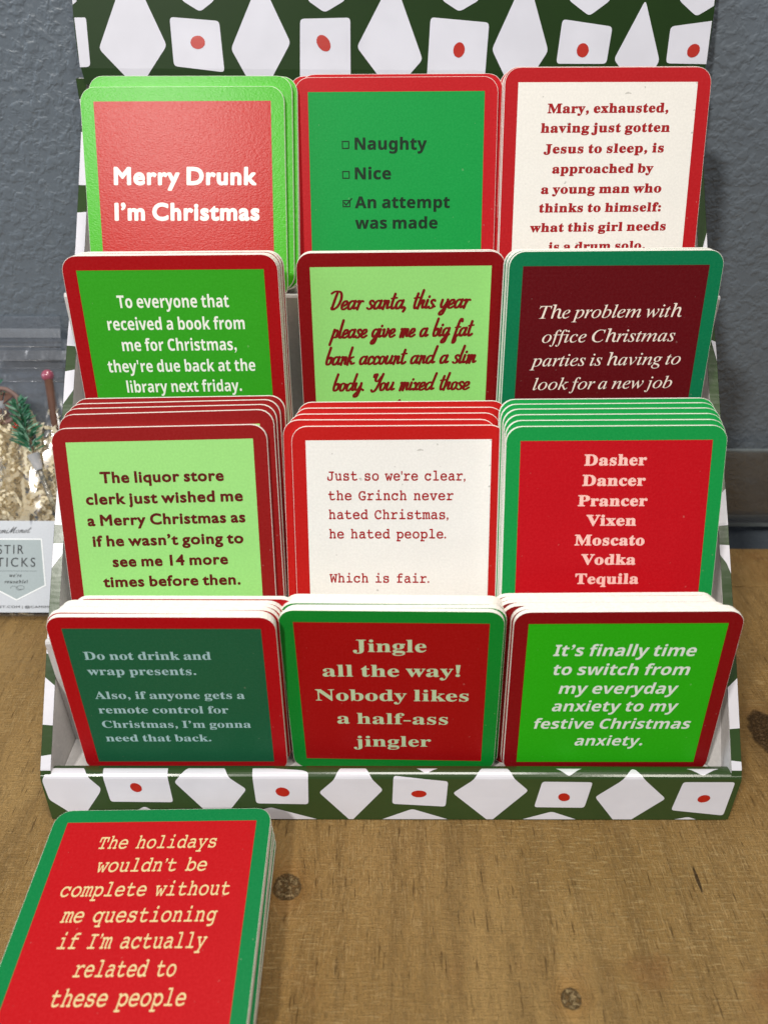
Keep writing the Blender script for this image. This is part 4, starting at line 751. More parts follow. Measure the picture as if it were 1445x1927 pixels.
# brush script for the letter to Santa: centre lines (x-height 48), drawn with a round brush
SCRIPT = {
 'a': (42, [[(30,40),(20,48),(8,38),(4,20),(8,3),(17,2),(27,18),(33,44)],[(33,47),(30,20),(33,3),(44,10)]]),
 'e': (30, [[(4,16),(16,22),(25,34),(21,47),(11,44),(4,26),(6,6),(15,0),(31,12)]]),
 'r': (27, [[(2,42),(8,48),(11,40),(8,0)],[(9,20),(15,40),(22,47),(28,44)]]),
 's': (27, [[(23,42),(16,49),(8,42),(10,30),(20,18),(18,5),(9,0),(0,6)],[(19,6),(29,11)]]),
 'n': (36, [[(3,44),(9,46),(6,0)],[(7,18),(16,44),(25,44),(24,20),(26,3),(38,10)]]),
 't': (25, [[(12,84),(8,30),(11,4),(18,1),(28,12)],[(-1,58),(25,62)]]),
 'h': (34, [[(9,102),(4,40),(2,0)],[(4,18),(14,44),(23,44),(21,20),(24,3),(36,10)]]),
 'i': (18, [[(6,47),(4,14),(7,2),(20,10)],[(9,64),(10,67)]]),
 'y': (35, [[(4,46),(3,20),(8,5),(18,8),(27,30)],[(29,47),(27,0),(20,-32),(9,-38),(6,-26),(18,-8),(36,12)]]),
 'p': (36, [[(9,48),(4,0),(-2,-40)],[(4,10),(12,40),(22,46),(28,30),(22,6),(10,2)],[(22,4),(38,12)]]),
 'l': (19, [[(10,102),(5,40),(6,6),(12,1),(21,10)]]),
 'g': (36, [[(28,42),(18,48),(7,38),(4,20),(9,4),(18,6),(28,26)],[(32,47),(28,0),(22,-30),(11,-38),(6,-28),(16,-10),(38,12)]]),
 'v': (38, [[(2,42),(8,46),(8,16),(14,2),(24,14),(28,40),(27,48)],[(27,46),(32,38),(41,40)]]),
 'm': (49, [[(3,44),(9,46),(6,0)],[(7,18),(16,44),(24,44),(20,0)],[(21,18),(30,44),(38,44),(37,20),(39,3),(50,10)]]),
 'b': (32, [[(11,102),(5,40),(6,8),(14,1),(24,12),(26,36),(20,46),(13,38)],[(22,44),(34,40)]]),
 'f': (26, [[(27,86),(22,100),(14,88),(9,40),(4,-30),(8,-40),(15,-26),(13,-6),(25,10)],[(0,50),(25,53)]]),
 'k': (33, [[(9,102),(4,40),(2,0)],[(25,46),(14,40),(6,22),(16,20),(22,4),(35,10)]]),
 'c': (28, [[(24,38),(18,48),(7,40),(4,20),(7,4),(15,1),(30,14)]]),
 'o': (33, [[(16,47),(6,40),(4,20),(9,2),(19,4),(26,24),(23,42),(14,47)],[(22,42),(35,41)]]),
 'u': (39, [[(5,47),(3,16),(8,2),(18,8),(27,30)],[(29,48),(27,16),(30,3),(41,10)]]),
 'd': (43, [[(30,40),(20,48),(8,38),(4,20),(8,3),(17,2),(27,18)],[(39,102),(32,30),(34,4),(45,10)]]),
 'x': (30, [[(2,42),(8,46),(14,24),(20,2),(31,8)],[(28,46),(22,40),(9,4),(2,2)]]),
 'w': (46, [[(3,44),(6,20),(10,2),(18,8),(24,40)],[(24,44),(23,10),(30,2),(38,24),(37,46)],[(37,44),(48,40)]]),
 'Y': (42, [[(2,84),(4,98),(15,100),(12,74),(17,58),(28,60),(38,84)],[(44,102),(36,50),(25,5),(12,-8),(5,2)]]),
 'D': (50, [[(-8,90),(10,102),(34,96),(43,62),(35,20),(16,0),(6,8)],[(19,97),(12,40),(9,2)]]),
 'M': (66, [[(0,6),(6,0),(14,30),(24,92)],[(24,92),(24,40),(26,4)],[(26,4),(36,50),(48,92)],[(48,92),(46,30),(52,2),(64,12)]]),
 'C': (40, [[(36,80),(28,98),(14,84),(6,40),(14,4),(26,2),(42,18)]]),
 ',': (14, [[(7,4),(7,-4),(2,-16)]]),
 '.': (20, [[(9,3),(10,5)]]),
}


CAPS = {'SB': 455, 'SAN': 480, 'SI': 470, 'MONO': 395, 'HUM': 682}
SPACE = {'SB': 150, 'SAN': 165, 'SI': 135, 'MONO': 300, 'HUM': 230}


def disc(cx, cy, r, n=14):
    return [(cx + r * math.cos(-2 * math.pi * i / n), cy + r * math.sin(-2 * math.pi * i / n)) for i in range(n)]


def glyph(font, ch):
    g = GLYPHS[font]
    top = CAPS[font]
    if font != 'HUM':
        w = {'SB': 52, 'SAN': 60, 'SI': 34, 'MONO': 36}[font]
        if ch == '.':
            return (w * 3.4, [disc(w * 1.7, w, w)])
        if ch in (',', '’', "'"):
            y = 0 if ch == ',' else top - 2 * w + 10
            if ch == "'":
                return (w * 2.8, [[(w * 0.7, top + 10), (w * 2.1, top + 10), (w * 1.8, top * 0.66), (w, top * 0.66)]])
            q = disc(w * 1.7, w + y, w)
            tail = [(w * 2.7, w + y), (w * 2.5, -w * 0.3 + y), (w * 1.5, -w * 1.5 + y), (w * 0.9, -w * 1.7 + y), (w * 0.8, -w * 1.45 + y),
                    (w * 1.6, -w * 0.5 + y), (w * 1.6, w * 0.1 + y), (w * 1.2, w * 0.14 + y), (w * 0.8, w * 0.6 + y), (w * 0.7, w + y),
                    (w * 0.9, w * 1.6 + y), (w * 1.4, w * 1.95 + y), (w * 2.0, w * 1.95 + y), (w * 2.5, w * 1.6 + y)]
            return (w * 3.4, [tail])
        if ch == ':':
            return (w * 3.4, [disc(w * 1.7, w, w), disc(w * 1.7, top * 0.68 - w, w)])
        if ch == '!':
            return (w * 4, [disc(w * 2, w, w), [(w * 1.5, w * 2.6), (w * 1.0, top), (w * 3.0, top), (w * 2.5, w * 2.6)]])
        if ch == '-':
            return (230, [[(25, 125), (25, 165), (205, 165), (205, 125)]])
    adv, rings = g[ch]
    return (adv, [[(r[i], r[i + 1]) for i in range(0, len(r), 2)] for r in rings])


def rim(mb, ring, hw, lift):
    """a soft-cornered stroke laid along a closed outline (mm): thickens a letter without changing its shape"""
    n = len(ring)
    for i in range(n):
        p, q = ring[i], ring[(i + 1) % n]
        d = q - p
        if d.length < 1e-5:
            continue
        d.normalize()
        m_ = Vector((-d.y, d.x)) * hw
        h0 = lift + 0.02 * i / n
        h1 = lift + 0.02 * (i + 1) / n
        mb.add([((p + m_).x * S, -h0 * S, (p + m_).y * S), ((p - m_).x * S, -h0 * S, (p - m_).y * S), ((q - m_).x * S, -h1 * S, (q - m_).y * S), ((q + m_).x * S, -h1 * S, (q + m_).y * S)], [(0, 1, 2, 3)])
        # round join where the outline turns
        e = ring[(i + 2) % n] - q
        if e.length > 1e-5 and d.dot(e.normalized()) < 0.97:
            hh = h1 + 0.003
            mb.add([(q.x * S, -hh * S, q.y * S)] + [((q.x + hw * math.cos(2 * math.pi * j / 8)) * S, -hh * S, (q.y + hw * math.sin(2 * math.pi * j / 8)) * S) for j in range(8)], [(0, 1 + j, 1 + (j + 1) % 8) for j in range(8)])


def catmull(pts, sub=6):
    p = [Vector(x) for x in pts]
    p = [p[0] * 2 - p[1]] + p + [p[-1] * 2 - p[-2]]
    out = []
    for i in range(1, len(p) - 2):
        for k in range(sub):
            t = k / sub
            out.append(0.5 * ((2 * p[i]) + (p[i + 1] - p[i - 1]) * t + (2 * p[i - 1] - 5 * p[i] + 4 * p[i + 1] - p[i + 2]) * t * t
                              + (3 * p[i] - p[i - 1] - 3 * p[i + 1] + p[i + 2]) * t ** 3))
    out.append(p[-2])
    return out


def script_line(mb, text, x0, x1, z0, z1, em, pen, shear, lift, contrast=0.35):
    """em: mm for 100 script units"""
    x = 0
    strokes = []
    for ch in text:
        if ch == ' ':
            x += 27
            continue
        adv, ss = SCRIPT[ch]
        for s in ss:
            strokes.append([(x + a, b) for a, b in s])
        x += adv
    lo = min(p[0] + p[1] * shear for s in strokes for p in s)
    hi = max(p[0] + p[1] * shear for s in strokes for p in s)
    kx = (x1 - x0) / (hi - lo)
    ky = em / 100
    h = lift
    for s in strokes:
        c = catmull(s)
        pts = []
        for p in c:
            u = (p.x + p.y * shear - lo) * kx
            pts.append(Vector((x0 + u, z0 + (z1 - z0) * u / (x1 - x0) + p.y * ky)))
        L, R = [], []
        n = len(pts)
        for i in range(n):
            t = pts[min(i + 1, n - 1)] - pts[max(i - 1, 0)]
            if t.length < 1e-6:
                t = Vector((1, 0))
            t.normalize()
            w = pen * (1 - contrast + contrast * abs(t.y))
            L.append(pts[i] + Vector((-t.y, t.x)) * w)
            R.append(pts[i] - Vector((-t.y, t.x)) * w)
        ring = L + [pts[-1] + (R[-1] - pts[-1]).cross(Vector((1, 0))) * 0 * Vector((0, 0))] if False else L
        # each stroke climbs a few micrometres along its length, so that crossing strokes never share a plane
        for i in range(n - 1):
            h0 = h + 0.012 * i / n
            h1 = h + 0.012 * (i + 1) / n
            mb.add([(L[i].x * S, -h0 * S, L[i].y * S), (R[i].x * S, -h0 * S, R[i].y * S), (R[i + 1].x * S, -h1 * S, R[i + 1].y * S), (L[i + 1].x * S, -h1 * S, L[i + 1].y * S)], [(0, 1, 2, 3)])
        for e, (c0, hh) in enumerate(((pts[0], h - 0.003), (pts[-1], h + 0.014))):
            w = (L[0] - pts[0]).length if e == 0 else (L[-1] - pts[-1]).length
            vs = [(c0.x * S, -hh * S, c0.y * S)] + [((c0.x + w * math.cos(2 * math.pi * j / 10)) * S, -hh * S, (c0.y + w * math.sin(2 * math.pi * j / 10)) * S) for j in range(10)]
            mb.add(vs, [(0, 1 + j, 1 + (j + 1) % 10) for j in range(10)])
        h += 0.02 if h < lift + 0.06 else -0.055


def text_line(mb, font, text, x0, x1, z0, z1, em, bold=(0, 0), shear=0.0, lift=0.12, track=0):
    """em: mm per em; the line is set to run exactly from x0 to x1 (mm), flat print facing -y"""
    x = 0
    placed = []
    for ch in text:
        if ch == ' ':
            x += SPACE[font]
            continue
        adv, rings = glyph(font, ch)
        placed.append([[(x + a + b * shear, b) for a, b in r] for r in rings])
        x += adv + 2 * bold[0] * 0.6 + track
    lo = min(p[0] for g in placed for r in g for p in r)
    hi = max(p[0] for g in placed for r in g for p in r)
    kx = (x1 - x0) / (hi - lo)
    ky = em / 1000
    for g in placed:
        loops = []
        for r in g:
            q = []
            for a, b in r:
                u = (a - lo) * kx
                q.append(Vector((x0 + u, z0 + (z1 - z0) * u / (x1 - x0) + b * ky, 0)))
            loops.append(q)
        # the dots of i, j and the like are separate islands: fill island by island with its own holes
        big = sorted(loops, key=lambda r: -abs(area2(r)))
        sgn = area2(big[0]) > 0
        outers = [r for r in loops if (area2(r) > 0) == sgn]
        holes = [r for r in loops if (area2(r) > 0) != sgn]
        if bold[0] > 0:
            for r in loops:
                rim(mb, [Vector((p.x, p.y)) for p in r], bold[0] / 1000 * em * min(1.0, kx / ky), lift + 0.012)
        for oo in outers:
            bx = (min(p.x for p in oo), max(p.x for p in oo), min(p.y for p in oo), max(p.y for p in oo))
            hs = [h for h in holes if bx[0] <= sum(p.x for p in h) / len(h) <= bx[1] and bx[2] <= sum(p.y for p in h) / len(h) <= bx[3]]
            allp = [p for l in [oo] + hs for p in l]
            tris = tessellate_polygon([oo] + hs)
            vs = [(p.x * S, -lift * S, p.y * S) for p in allp]
            fs = []
            for t in tris:
                a, b, c = (allp[i] for i in t)
                cr = (b.x - a.x) * (c.y - a.y) - (b.y - a.y) * (c.x - a.x)
                fs.append(tuple(t) if cr > 0 else tuple(reversed(t)))
            mb.add(vs, fs)


def frame_square(mb, x0, z0, x1, z1, w, lift):
    for a, b, c, d in ((x0, z0, x1, z0 + w), (x0, z1 - w, x1, z1), (x0, z0 + w, x0 + w, z1 - w), (x1 - w, z0 + w, x1, z1 - w)):
        mb.add([(a * S, -lift * S, b * S), (c * S, -lift * S, b * S), (c * S, -lift * S, d * S), (a * S, -lift * S, d * S)], [(0, 1, 2, 3)])


TEXT = {
 '1A': (8.22, [('Merry Drunk', -35.83, 35.58, 56.42, 56.34), ('I’m Christmas', -36.53, 36.72, 39.38, 39.4)]),
 '1B': (5.62, [('Naughty', -20.98, 15.34, 68.37, 68.16), ('Nice', -21.1, -2.82, 54.36, 54.26), ('An attempt', -21.29, 27.39, 40.48, 40.36), ('was made', -21.28, 21.21, 30.46, 30.38)]),
 '1C': (4.27, [('Mary, exhausted,', -29.06, 30.7, 81.14, 81.43), ('having just gotten', -31.9, 32.21, 72.27, 72.56), ('Jesus to sleep, is', -29.97, 30.06, 62.66, 63.15), ('approached by', -25.15, 25.67, 53.37, 53.71), ('a young man who', -30.32, 30.57, 43.71, 44.32), ('thinks to himself:', -30.83, 31.21, 34.82, 35.26), ('what this girl needs', -35.03, 34.5, 25.29, 26.1), ('is a drum solo.', -25.03, 24.77, 15.98, 16.74)]),
 '2A': (5.88, [('To everyone that', -27.1, 26.3, 77.52, 77.54), ('received a book from', -33.46, 33.0, 66.95, 66.98), ('me for Christmas,', -27.99, 28.13, 56.7, 56.73), ("they're due back at the", -36.66, 36.51, 46.11, 46.32), ('library next friday.', -28.8, 28.87, 35.64, 35.99)]),
 '2B': (8.59, [('Dear santa, this year', -34.38, 34.38, 74.67, 74.95), ('please give me a big fat', -35.99, 36.57, 60.52, 61.07), ('bank account and a slim', -37.9, 38.21, 46.82, 47.26), ('body. You mixed those', -34.75, 35.28, 33.06, 33.28), ('two up last year.', -27.63, 26.34, 18.86, 19.15)]),
 '2C': (5.97, [('The problem with', -34.86, 34.34, 70.48, 70.79), ('office Christmas', -32.54, 32.63, 58.76, 59.01), ('parties is having to', -37.68, 37.25, 46.99, 47.44), ('look for a new job', -35.26, 34.69, 34.95, 35.45), ('the next day', -21.85, 23.08, 23.09, 23.65)]),
 '3A': (5.44, [('The liquor store', -29.57, 28.81, 75.16, 75.06), ('clerk just wished me', -37.48, 37.3, 64.69, 64.88), ('a Merry Christmas as', -37.94, 37.83, 54.1, 54.26), ('if he wasn’t going to', -36.5, 36.22, 43.61, 43.73), ('see me 14 more', -28.02, 27.94, 33.0, 33.13), ('times before then.', -33.69, 33.42, 22.59, 22.44)]),
 '3B': (4.44, [("Just so we're clear,", -34.15, 31.94, 75.52, 75.05), ('the Grinch never', -33.92, 26.33, 65.8, 65.37), ('hated Christmas,', -33.87, 24.03, 56.35, 55.92), ('he hated people.', -33.91, 23.03, 46.58, 46.16), ('Which is fair.', -34.26, 14.97, 23.85, 23.27)]),
 '3C': (5.15, [('Dasher', -14.28, 14.32, 83.41, 83.39), ('Dancer', -14.65, 14.42, 73.83, 73.71), ('Prancer', -16.19, 16.05, 64.13, 63.99), ('Vixen', -11.76, 11.49, 54.63, 54.47), ('Moscato', -16.72, 16.13, 45.0, 44.75), ('Vodka', -13.16, 12.6, 35.36, 35.17), ('Tequila', -15.41, 14.69, 25.65, 25.52)]),
 '4A': (4.8, [('Do not drink and', -37.49, 20.12, 76.33, 76.43), ('wrap presents.', -37.77, 12.19, 66.78, 66.85), ('Also, if anyone gets a', -37.43, 33.24, 51.24, 51.31), ('remote control for', -37.42, 24.66, 41.5, 41.54), ('Christmas, I’m gonna', -37.51, 34.52, 31.48, 31.51), ('need that back.', -37.49, 14.15, 21.76, 21.77)]),
 '4B': (7.25, [('Jingle', -17.6, 15.97, 77.82, 78.07), ('all the way!', -32.53, 31.84, 62.5, 63.19), ('Nobody likes', -36.82, 36.36, 46.97, 47.61), ('a half-ass', -27.1, 26.88, 31.72, 31.98), ('jingler', -19.62, 18.8, 15.9, 16.51)]),
 '4C': (6.65, [('It’s finally time', -31.8, 32.9, 76.32, 75.97), ('to switch from', -30.81, 31.92, 64.8, 64.52), ('my everyday', -27.25, 28.53, 53.01, 52.81), ('anxiety to my', -29.47, 30.42, 41.61, 41.45), ('festive Christmas', -37.24, 38.3, 29.98, 29.86), ('anxiety.', -16.34, 16.94, 18.35, 18.32)]),
 '5H': (5.92, [('The holidays', -26.26, 27.07, 81.31, 81.29), ('wouldn’t be', -23.87, 24.61, 70.16, 70.07), ('complete without', -36.24, 36.48, 58.99, 58.83), ('me questioning', -32.4, 32.83, 47.82, 47.37), ('if I’m actually', -30.27, 30.39, 37.05, 36.54), ('related to', -20.39, 20.06, 26.02, 25.74), ('these people', -25.8, 25.99, 15.28, 14.92)]),
}

CHECK = [(-27.57, 68.62, -23.82, 72.42), (-27.67, 54.54, -23.81, 58.27), (-27.68, 40.89, -23.71, 44.38)]
POSE = {
 '1A': ([-103.61, 133.9, 212.73], [0.99932, -0.03479, 0.01238], [0.00171, 0.37861, 0.92555]),
 '1B': ([3.33, 144.94, 215.25], [0.99993, -0.00477, 0.01123], [-0.00898, 0.33512, 0.94213]),
 '1C': ([107.22, 143.48, 219.6], [0.99995, -0.00641, 0.00787], [-0.00542, 0.31865, 0.94786]),
 '2A': ([-102.86, 91.5, 142.67], [0.99989, -0.00372, 0.01406], [-0.01338, 0.14486, 0.98936]),
 '2B': ([5.99, 103.21, 141.32], [0.99991, 0.00334, 0.01325], [-0.0136, 0.15246, 0.98822]),
 '2C': ([107.4, 92.14, 145.3], [0.9999, 0.00941, 0.01028], [-0.01166, 0.16093, 0.9869]),
 '3A': ([-107.05, 30.28, 79.6], [0.99966, 0.01812, 0.01863], [-0.02362, 0.33503, 0.94191]),
 '3B': ([4.72, 31.27, 79.83], [0.99994, 0.00275, 0.01026], [-0.01059, 0.33826, 0.94099]),
 '3C': ([104.53, 20.26, 85.85], [0.99994, 0.00214, 0.01056], [-0.01066, 0.33935, 0.9406]),
 '4A': ([-102.26, -5.79, 15.21], [0.99998, 0.00521, -0.00414], [0.00403, 0.021, 0.99977]),
 '4B': ([2.29, -4.97, 15.68], [0.9989, -0.03886, 0.02619], [-0.02414, 0.05238, 0.99834]),
 '4C': ([108.6, -7.5, 17.3], [0.99925, -0.02304, 0.03106], [-0.02965, 0.05912, 0.99781]),
 '5H': ([-105.29, -133.95, 20.73], [0.99986, 0.01649, 0.0], [-0.01649, 0.99986, -0.0]),
}


# ------------------------------------------------------------------ the setting: wall and counter
wall_m = wall_material()
wood_m = wood_material()
w = MB()
w.box(-1.6, 1.6, 0.240, 0.26, -0.9, 1.6)
tag(w.obj('wall', wall_m), kind='structure')

counter = empty('counter')
counter['kind'] = 'structure'


def plank(x0, x1, y0, y1, z0, z1, rot=0):
    b = 0.0012
    m = MB()
    pr = [(y0, z0), (y1, z0), (y1, z1 - b), (y1 - b * 0.4, z1 - b * 0.3), (y1 - b, z1), (y0 + b, z1), (y0 + b * 0.4, z1 - b * 0.3), (y0, z1 - b)]
    m.extrude_x(pr, x0, x1)
    return m.obj('plank', wood_m, counter)


plank(-1.2, 1.2, 0.1622, 0.207, -0.032, 0.0)
plank(-1.2, 1.2, -0.42, 0.1616, -0.032, 0.0)

# ------------------------------------------------------------------ the cardboard display box
HGREEN = gloss_material('header_green_laminate', '#1a340c', 0.5, 0.03, 0.0)
HWHITE = gloss_material('header_white_laminate', '#d8d7e0', 0.4, 0.03, 0.05)
GREEN = gloss_material('dark_green_laminate', '#314722', 0.25, 0.08, 0.35)
WHITE = gloss_material('white_laminate', '#dddbe2', 0.28, 0.08, 0.35)
DOT = gloss_material('red_dot_print', '#b3200f', 0.4, 0.1, 0.05)
for _k in (HGREEN, HWHITE):
    _k.node_tree.nodes['Principled BSDF'].inputs['Specular IOR Level'].default_value = 0.18
LINER = paper_material('white_board_liner', '#d6d2d0', 0.6, 0.05)
EDGE = paper_material('board_edge', '#d2cab8', 0.85, 0.2)
XL, XR = -171.6, 174.0
IL, IR = XL + 5.0, XR - 5.0

SIDE_PROFILE = [(-14.0, 27.0), (26, 74), (37, 86), (67, 119.5), (102, 157), (131, 189), (145, 203), (172, 230), (195, 257), (221, 288), (222.5, 306)]
LIP_PROFILE = [(-9.9, 24.0), (-10.9, 24.6), (-12.0, 24.95), (-13.2, 25.15), (-14.4, 25.1), (-15.4, 24.8), (-16.3, 24.15), (-16.95, 23.2), (-17.4, 21.8), (-23.8, 0.8)]
LIP_SHAPES = [[(-167.9, 1.4), (-152.0, 1.4), (-148.3, 7.1), (-142.5, 13.3), (-143.1, 15.9), (-150.1, 26.4), (-155.3, 33.8), (-160.4, 26.7), (-168.6, 20.2), (-170.9, 9.1), (-169.0, 5.4)], [(-141.7, 1.1), (-109.8, 1.0), (-107.3, 21.6), (-138.3, 21.3), (-141.0, 6.1)], [(-98.1, 0.6), (-82.7, 0.6), (-79.3, 7.1), (-70.6, 14.0), (-78.6, 25.1), (-86.2, 32.8), (-93.0, 25.1), (-106.0, 9.9)], [(-136.5, 32.8), (-121.7, 24.0), (-108.6, 32.8)], [(-67.9, 1.2), (-42.8, 3.9), (-40.0, 5.0), (-40.2, 22.7), (-66.1, 22.2)], [(-85.4, 32.8), (-59.0, 24.5), (-32.1, 32.7)], [(-24.0, 1.6), (-12.2, 1.5), (-8.4, 8.3), (-3.1, 14.2), (-19.0, 32.7), (-34.8, 15.8), (-27.6, 8.8)], [(12.6, 1.5), (18.0, 5.7), (25.3, 1.5)], [(2.0, 6.4), (29.0, 9.3), (28.1, 24.0), (1.5, 22.4)], [(-6.3, 32.7), (11.5, 25.4), (32.9, 32.7)], [(46.9, 0.8), (57.8, 0.8), (61.5, 7.7), (68.9, 14.6), (50.5, 33.0), (31.5, 16.1), (41.3, 8.6)], [(81.6, 1.3), (88.6, 6.8), (97.0, 1.3)], [(75.5, 9.4), (100.5, 9.7), (97.4, 24.6), (72.3, 24.3)], [(63.3, 32.6), (81.3, 26.9), (96.7, 32.6)], [(121.1, 2.1), (126.6, 8.8), (137.5, 19.2), (119.4, 33.2), (113.5, 33.2), (102.3, 18.3), (114.2, 9.3)], [(146.3, 1.2), (154.8, 6.5), (166.2, 1.1)], [(145.3, 9.6), (171.0, 9.6), (167.5, 29.1), (141.0, 26.0)], [(134.9, 33.2), (150.1, 30.0), (158.8, 33.2)]]
LIP_DOTS = [[(-122.2, 14.3), (-122.7, 15.0), (-123.5, 15.5), (-124.7, 15.7), (-125.9, 15.3), (-127.0, 14.5), (-127.6, 13.6), (-127.9, 12.7), (-127.8, 11.8), (-127.4, 11.0), (-126.6, 10.5), (-125.4, 10.4), (-124.1, 10.8), (-123.1, 11.5), (-122.4, 12.5), (-122.2, 13.4)], [(-49.5, 16.6), (-50.0, 17.4), (-50.8, 17.9), (-52.0, 18.2), (-53.5, 18.0), (-54.9, 17.4), (-55.8, 16.5), (-56.3, 15.4), (-56.2, 14.5), (-55.7, 13.7), (-54.8, 13.1), (-53.6, 12.8), (-52.2, 13.0), (-50.8, 13.6), (-49.8, 14.6), (-49.4, 15.6)], [(18.5, 16.7), (18.0, 17.5), (17.1, 18.1), (16.0, 18.4), (14.6, 18.5), (13.2, 18.4), (11.9, 17.9), (11.0, 17.1), (10.9, 16.3), (11.3, 15.5), (12.2, 15.0), (13.4, 14.6), (14.7, 14.5), (16.2, 14.7), (17.5, 15.1), (18.3, 15.9)], [(89.7, 18.3), (89.7, 19.2), (89.2, 20.0), (88.2, 20.5), (87.0, 20.7), (85.8, 20.5), (84.8, 19.9), (84.2, 19.2), (83.9, 18.4), (84.0, 17.5), (84.5, 16.7), (85.4, 16.2), (86.7, 16.0), (87.9, 16.2), (88.8, 16.8), (89.5, 17.5)], [(159.7, 18.6), (159.6, 19.4), (159.1, 20.1), (158.3, 20.8), (157.1, 21.2), (155.7, 21.4), (154.5, 21.1), (153.7, 20.5), (153.4, 19.7), (153.6, 18.9), (154.0, 18.2), (154.9, 17.5), (156.1, 17.1), (157.4, 17.0), (158.6, 17.3), (159.4, 17.9)]]
HEADER_PROFILE = [(219, 290), (222, 311), (240, 385)]
HEADER_SHAPES = [[(-174.0, 44.8), (-162.4, 44.9), (-162.0, 43.9), (-162.5, 21.8), (-171.5, 21.5)], [(-172.9, 52.8), (-165.0, 52.9), (-173.7, 47.0)], [(-156.9, 30.4), (-142.2, 59.2), (-132.4, 59.3), (-120.3, 32.1), (-137.8, 10.8)], [(-110.9, 53.2), (-101.2, 47.8), (-92.9, 53.3), (-101.1, 67.5)], [(-117.6, 45.4), (-91.4, 43.7), (-90.1, 19.6), (-117.3, 22.4)], [(-85.9, 30.7), (-70.7, 59.6), (-66.8, 59.6), (-53.8, 33.8), (-71.7, 5.9)], [(-44.4, 53.5), (-35.2, 47.8), (-23.9, 53.6), (-34.5, 67.8)], [(-48.3, 44.9), (-21.6, 45.6), (-21.7, 16.4), (-49.3, 16.3)], [(-18.2, 31.9), (-2.5, 58.5), (3.4, 59.0), (17.3, 26.2), (1.0, 9.4)], [(26.7, 53.9), (36.3, 48.6), (46.8, 54.0), (36.1, 68.2)], [(21.1, 46.0), (52.4, 43.7), (51.4, 18.1), (19.8, 17.9)], [(54.5, 31.2), (67.1, 58.2), (73.4, 60.4), (84.9, 30.7), (69.1, 6.6)], [(93.8, 54.3), (105.5, 47.0), (116.3, 54.4), (103.2, 70.9)], [(91.4, 45.5), (118.4, 42.2), (116.9, 24.7), (89.7, 24.6)], [(134.6, 54.5), (145.6, 26.2), (136.1, 10.9), (120.8, 26.8)], [(152.2, 54.6), (162.6, 47.1), (172.7, 52.8), (170.9, 64.2), (160.0, 66.5)], [(149.5, 42.4), (174.4, 45.5), (174.7, 24.8), (149.2, 25.1)]]
HEADER_DOTS = [[(-99.9, 32.5), (-100.9, 31.4), (-102.3, 30.7), (-103.7, 30.5), (-105.0, 30.7), (-106.2, 31.2), (-107.1, 32.2), (-107.5, 33.5), (-107.1, 34.8), (-106.1, 36.0), (-104.8, 36.6), (-103.4, 36.8), (-102.1, 36.7), (-100.9, 36.1), (-100.0, 35.2), (-99.6, 33.9)], [(-33.0, 34.9), (-32.4, 33.4), (-32.3, 31.8), (-32.9, 30.5), (-34.1, 29.8), (-35.5, 29.8), (-36.9, 30.3), (-38.1, 31.2), (-39.1, 32.4), (-39.8, 33.9), (-39.8, 35.4), (-39.2, 36.7), (-38.0, 37.4), (-36.6, 37.5), (-35.2, 37.0), (-34.0, 36.1)], [(39.9, 30.9), (39.6, 29.5), (38.9, 28.4), (38.0, 27.6), (36.9, 27.2), (35.7, 27.4), (34.6, 28.1), (33.9, 29.3), (33.7, 30.9), (34.0, 32.3), (34.7, 33.4), (35.6, 34.1), (36.6, 34.5), (37.8, 34.4), (38.9, 33.7), (39.7, 32.4)], [(106.8, 31.0), (106.5, 29.7), (105.8, 28.7), (104.9, 28.0), (103.8, 27.6), (102.6, 27.8), (101.4, 28.4), (100.5, 29.6), (100.2, 31.0), (100.5, 32.3), (101.1, 33.4), (102.1, 34.1), (103.2, 34.4), (104.4, 34.3), (105.6, 33.6), (106.4, 32.5)], [(166.3, 30.0), (165.5, 29.0), (164.5, 28.3), (163.3, 27.9), (162.0, 28.0), (160.9, 28.5), (160.1, 29.6), (159.9, 31.0), (160.3, 32.3), (161.1, 33.3), (162.1, 34.0), (163.3, 34.4), (164.5, 34.3), (165.7, 33.8), (166.5, 32.7), (166.7, 31.3)]]
SIDE_SHAPES_LEFT = [[(-173.5, -0.9), (-163.0, -0.9), (-166.3, 7.5), (-171.2, 5.4)], [(-172.6, 21.5), (-166.5, 20.5), (-166.3, 37.0), (-170.8, 47.4)], [(-171.0, 57.4), (-166.8, 52.9), (-167.0, 65.0), (-171.5, 69.0)], [(-170.9, 93.0), (-167.5, 111.5), (-170.7, 111.2), (-171.6, 95.7)], [(-174.0, 121.3), (-166.9, 120.2), (-159.5, 128.5), (-162.8, 145.3), (-169.6, 176.5), (-174.9, 172.2)], [(-173.0, 173.6), (-170.6, 178.5), (-166.0, 199.1), (-165.2, 204.6), (-170.4, 202.0)], [(-173.6, 217.3), (-166.2, 216.4), (-163.7, 235.5), (-173.0, 244.7)], [(-175.0, 269.8), (-163.5, 269.8), (-164.8, 295.1), (-172.9, 293.9)], [(-174.3, 310.6), (-167.0, 310.0), (-168.3, 341.2), (-172.8, 342.1)], [(-172.9, 344.9), (-167.1, 346.9), (-166.0, 358.6), (-171.0, 359.9)]]
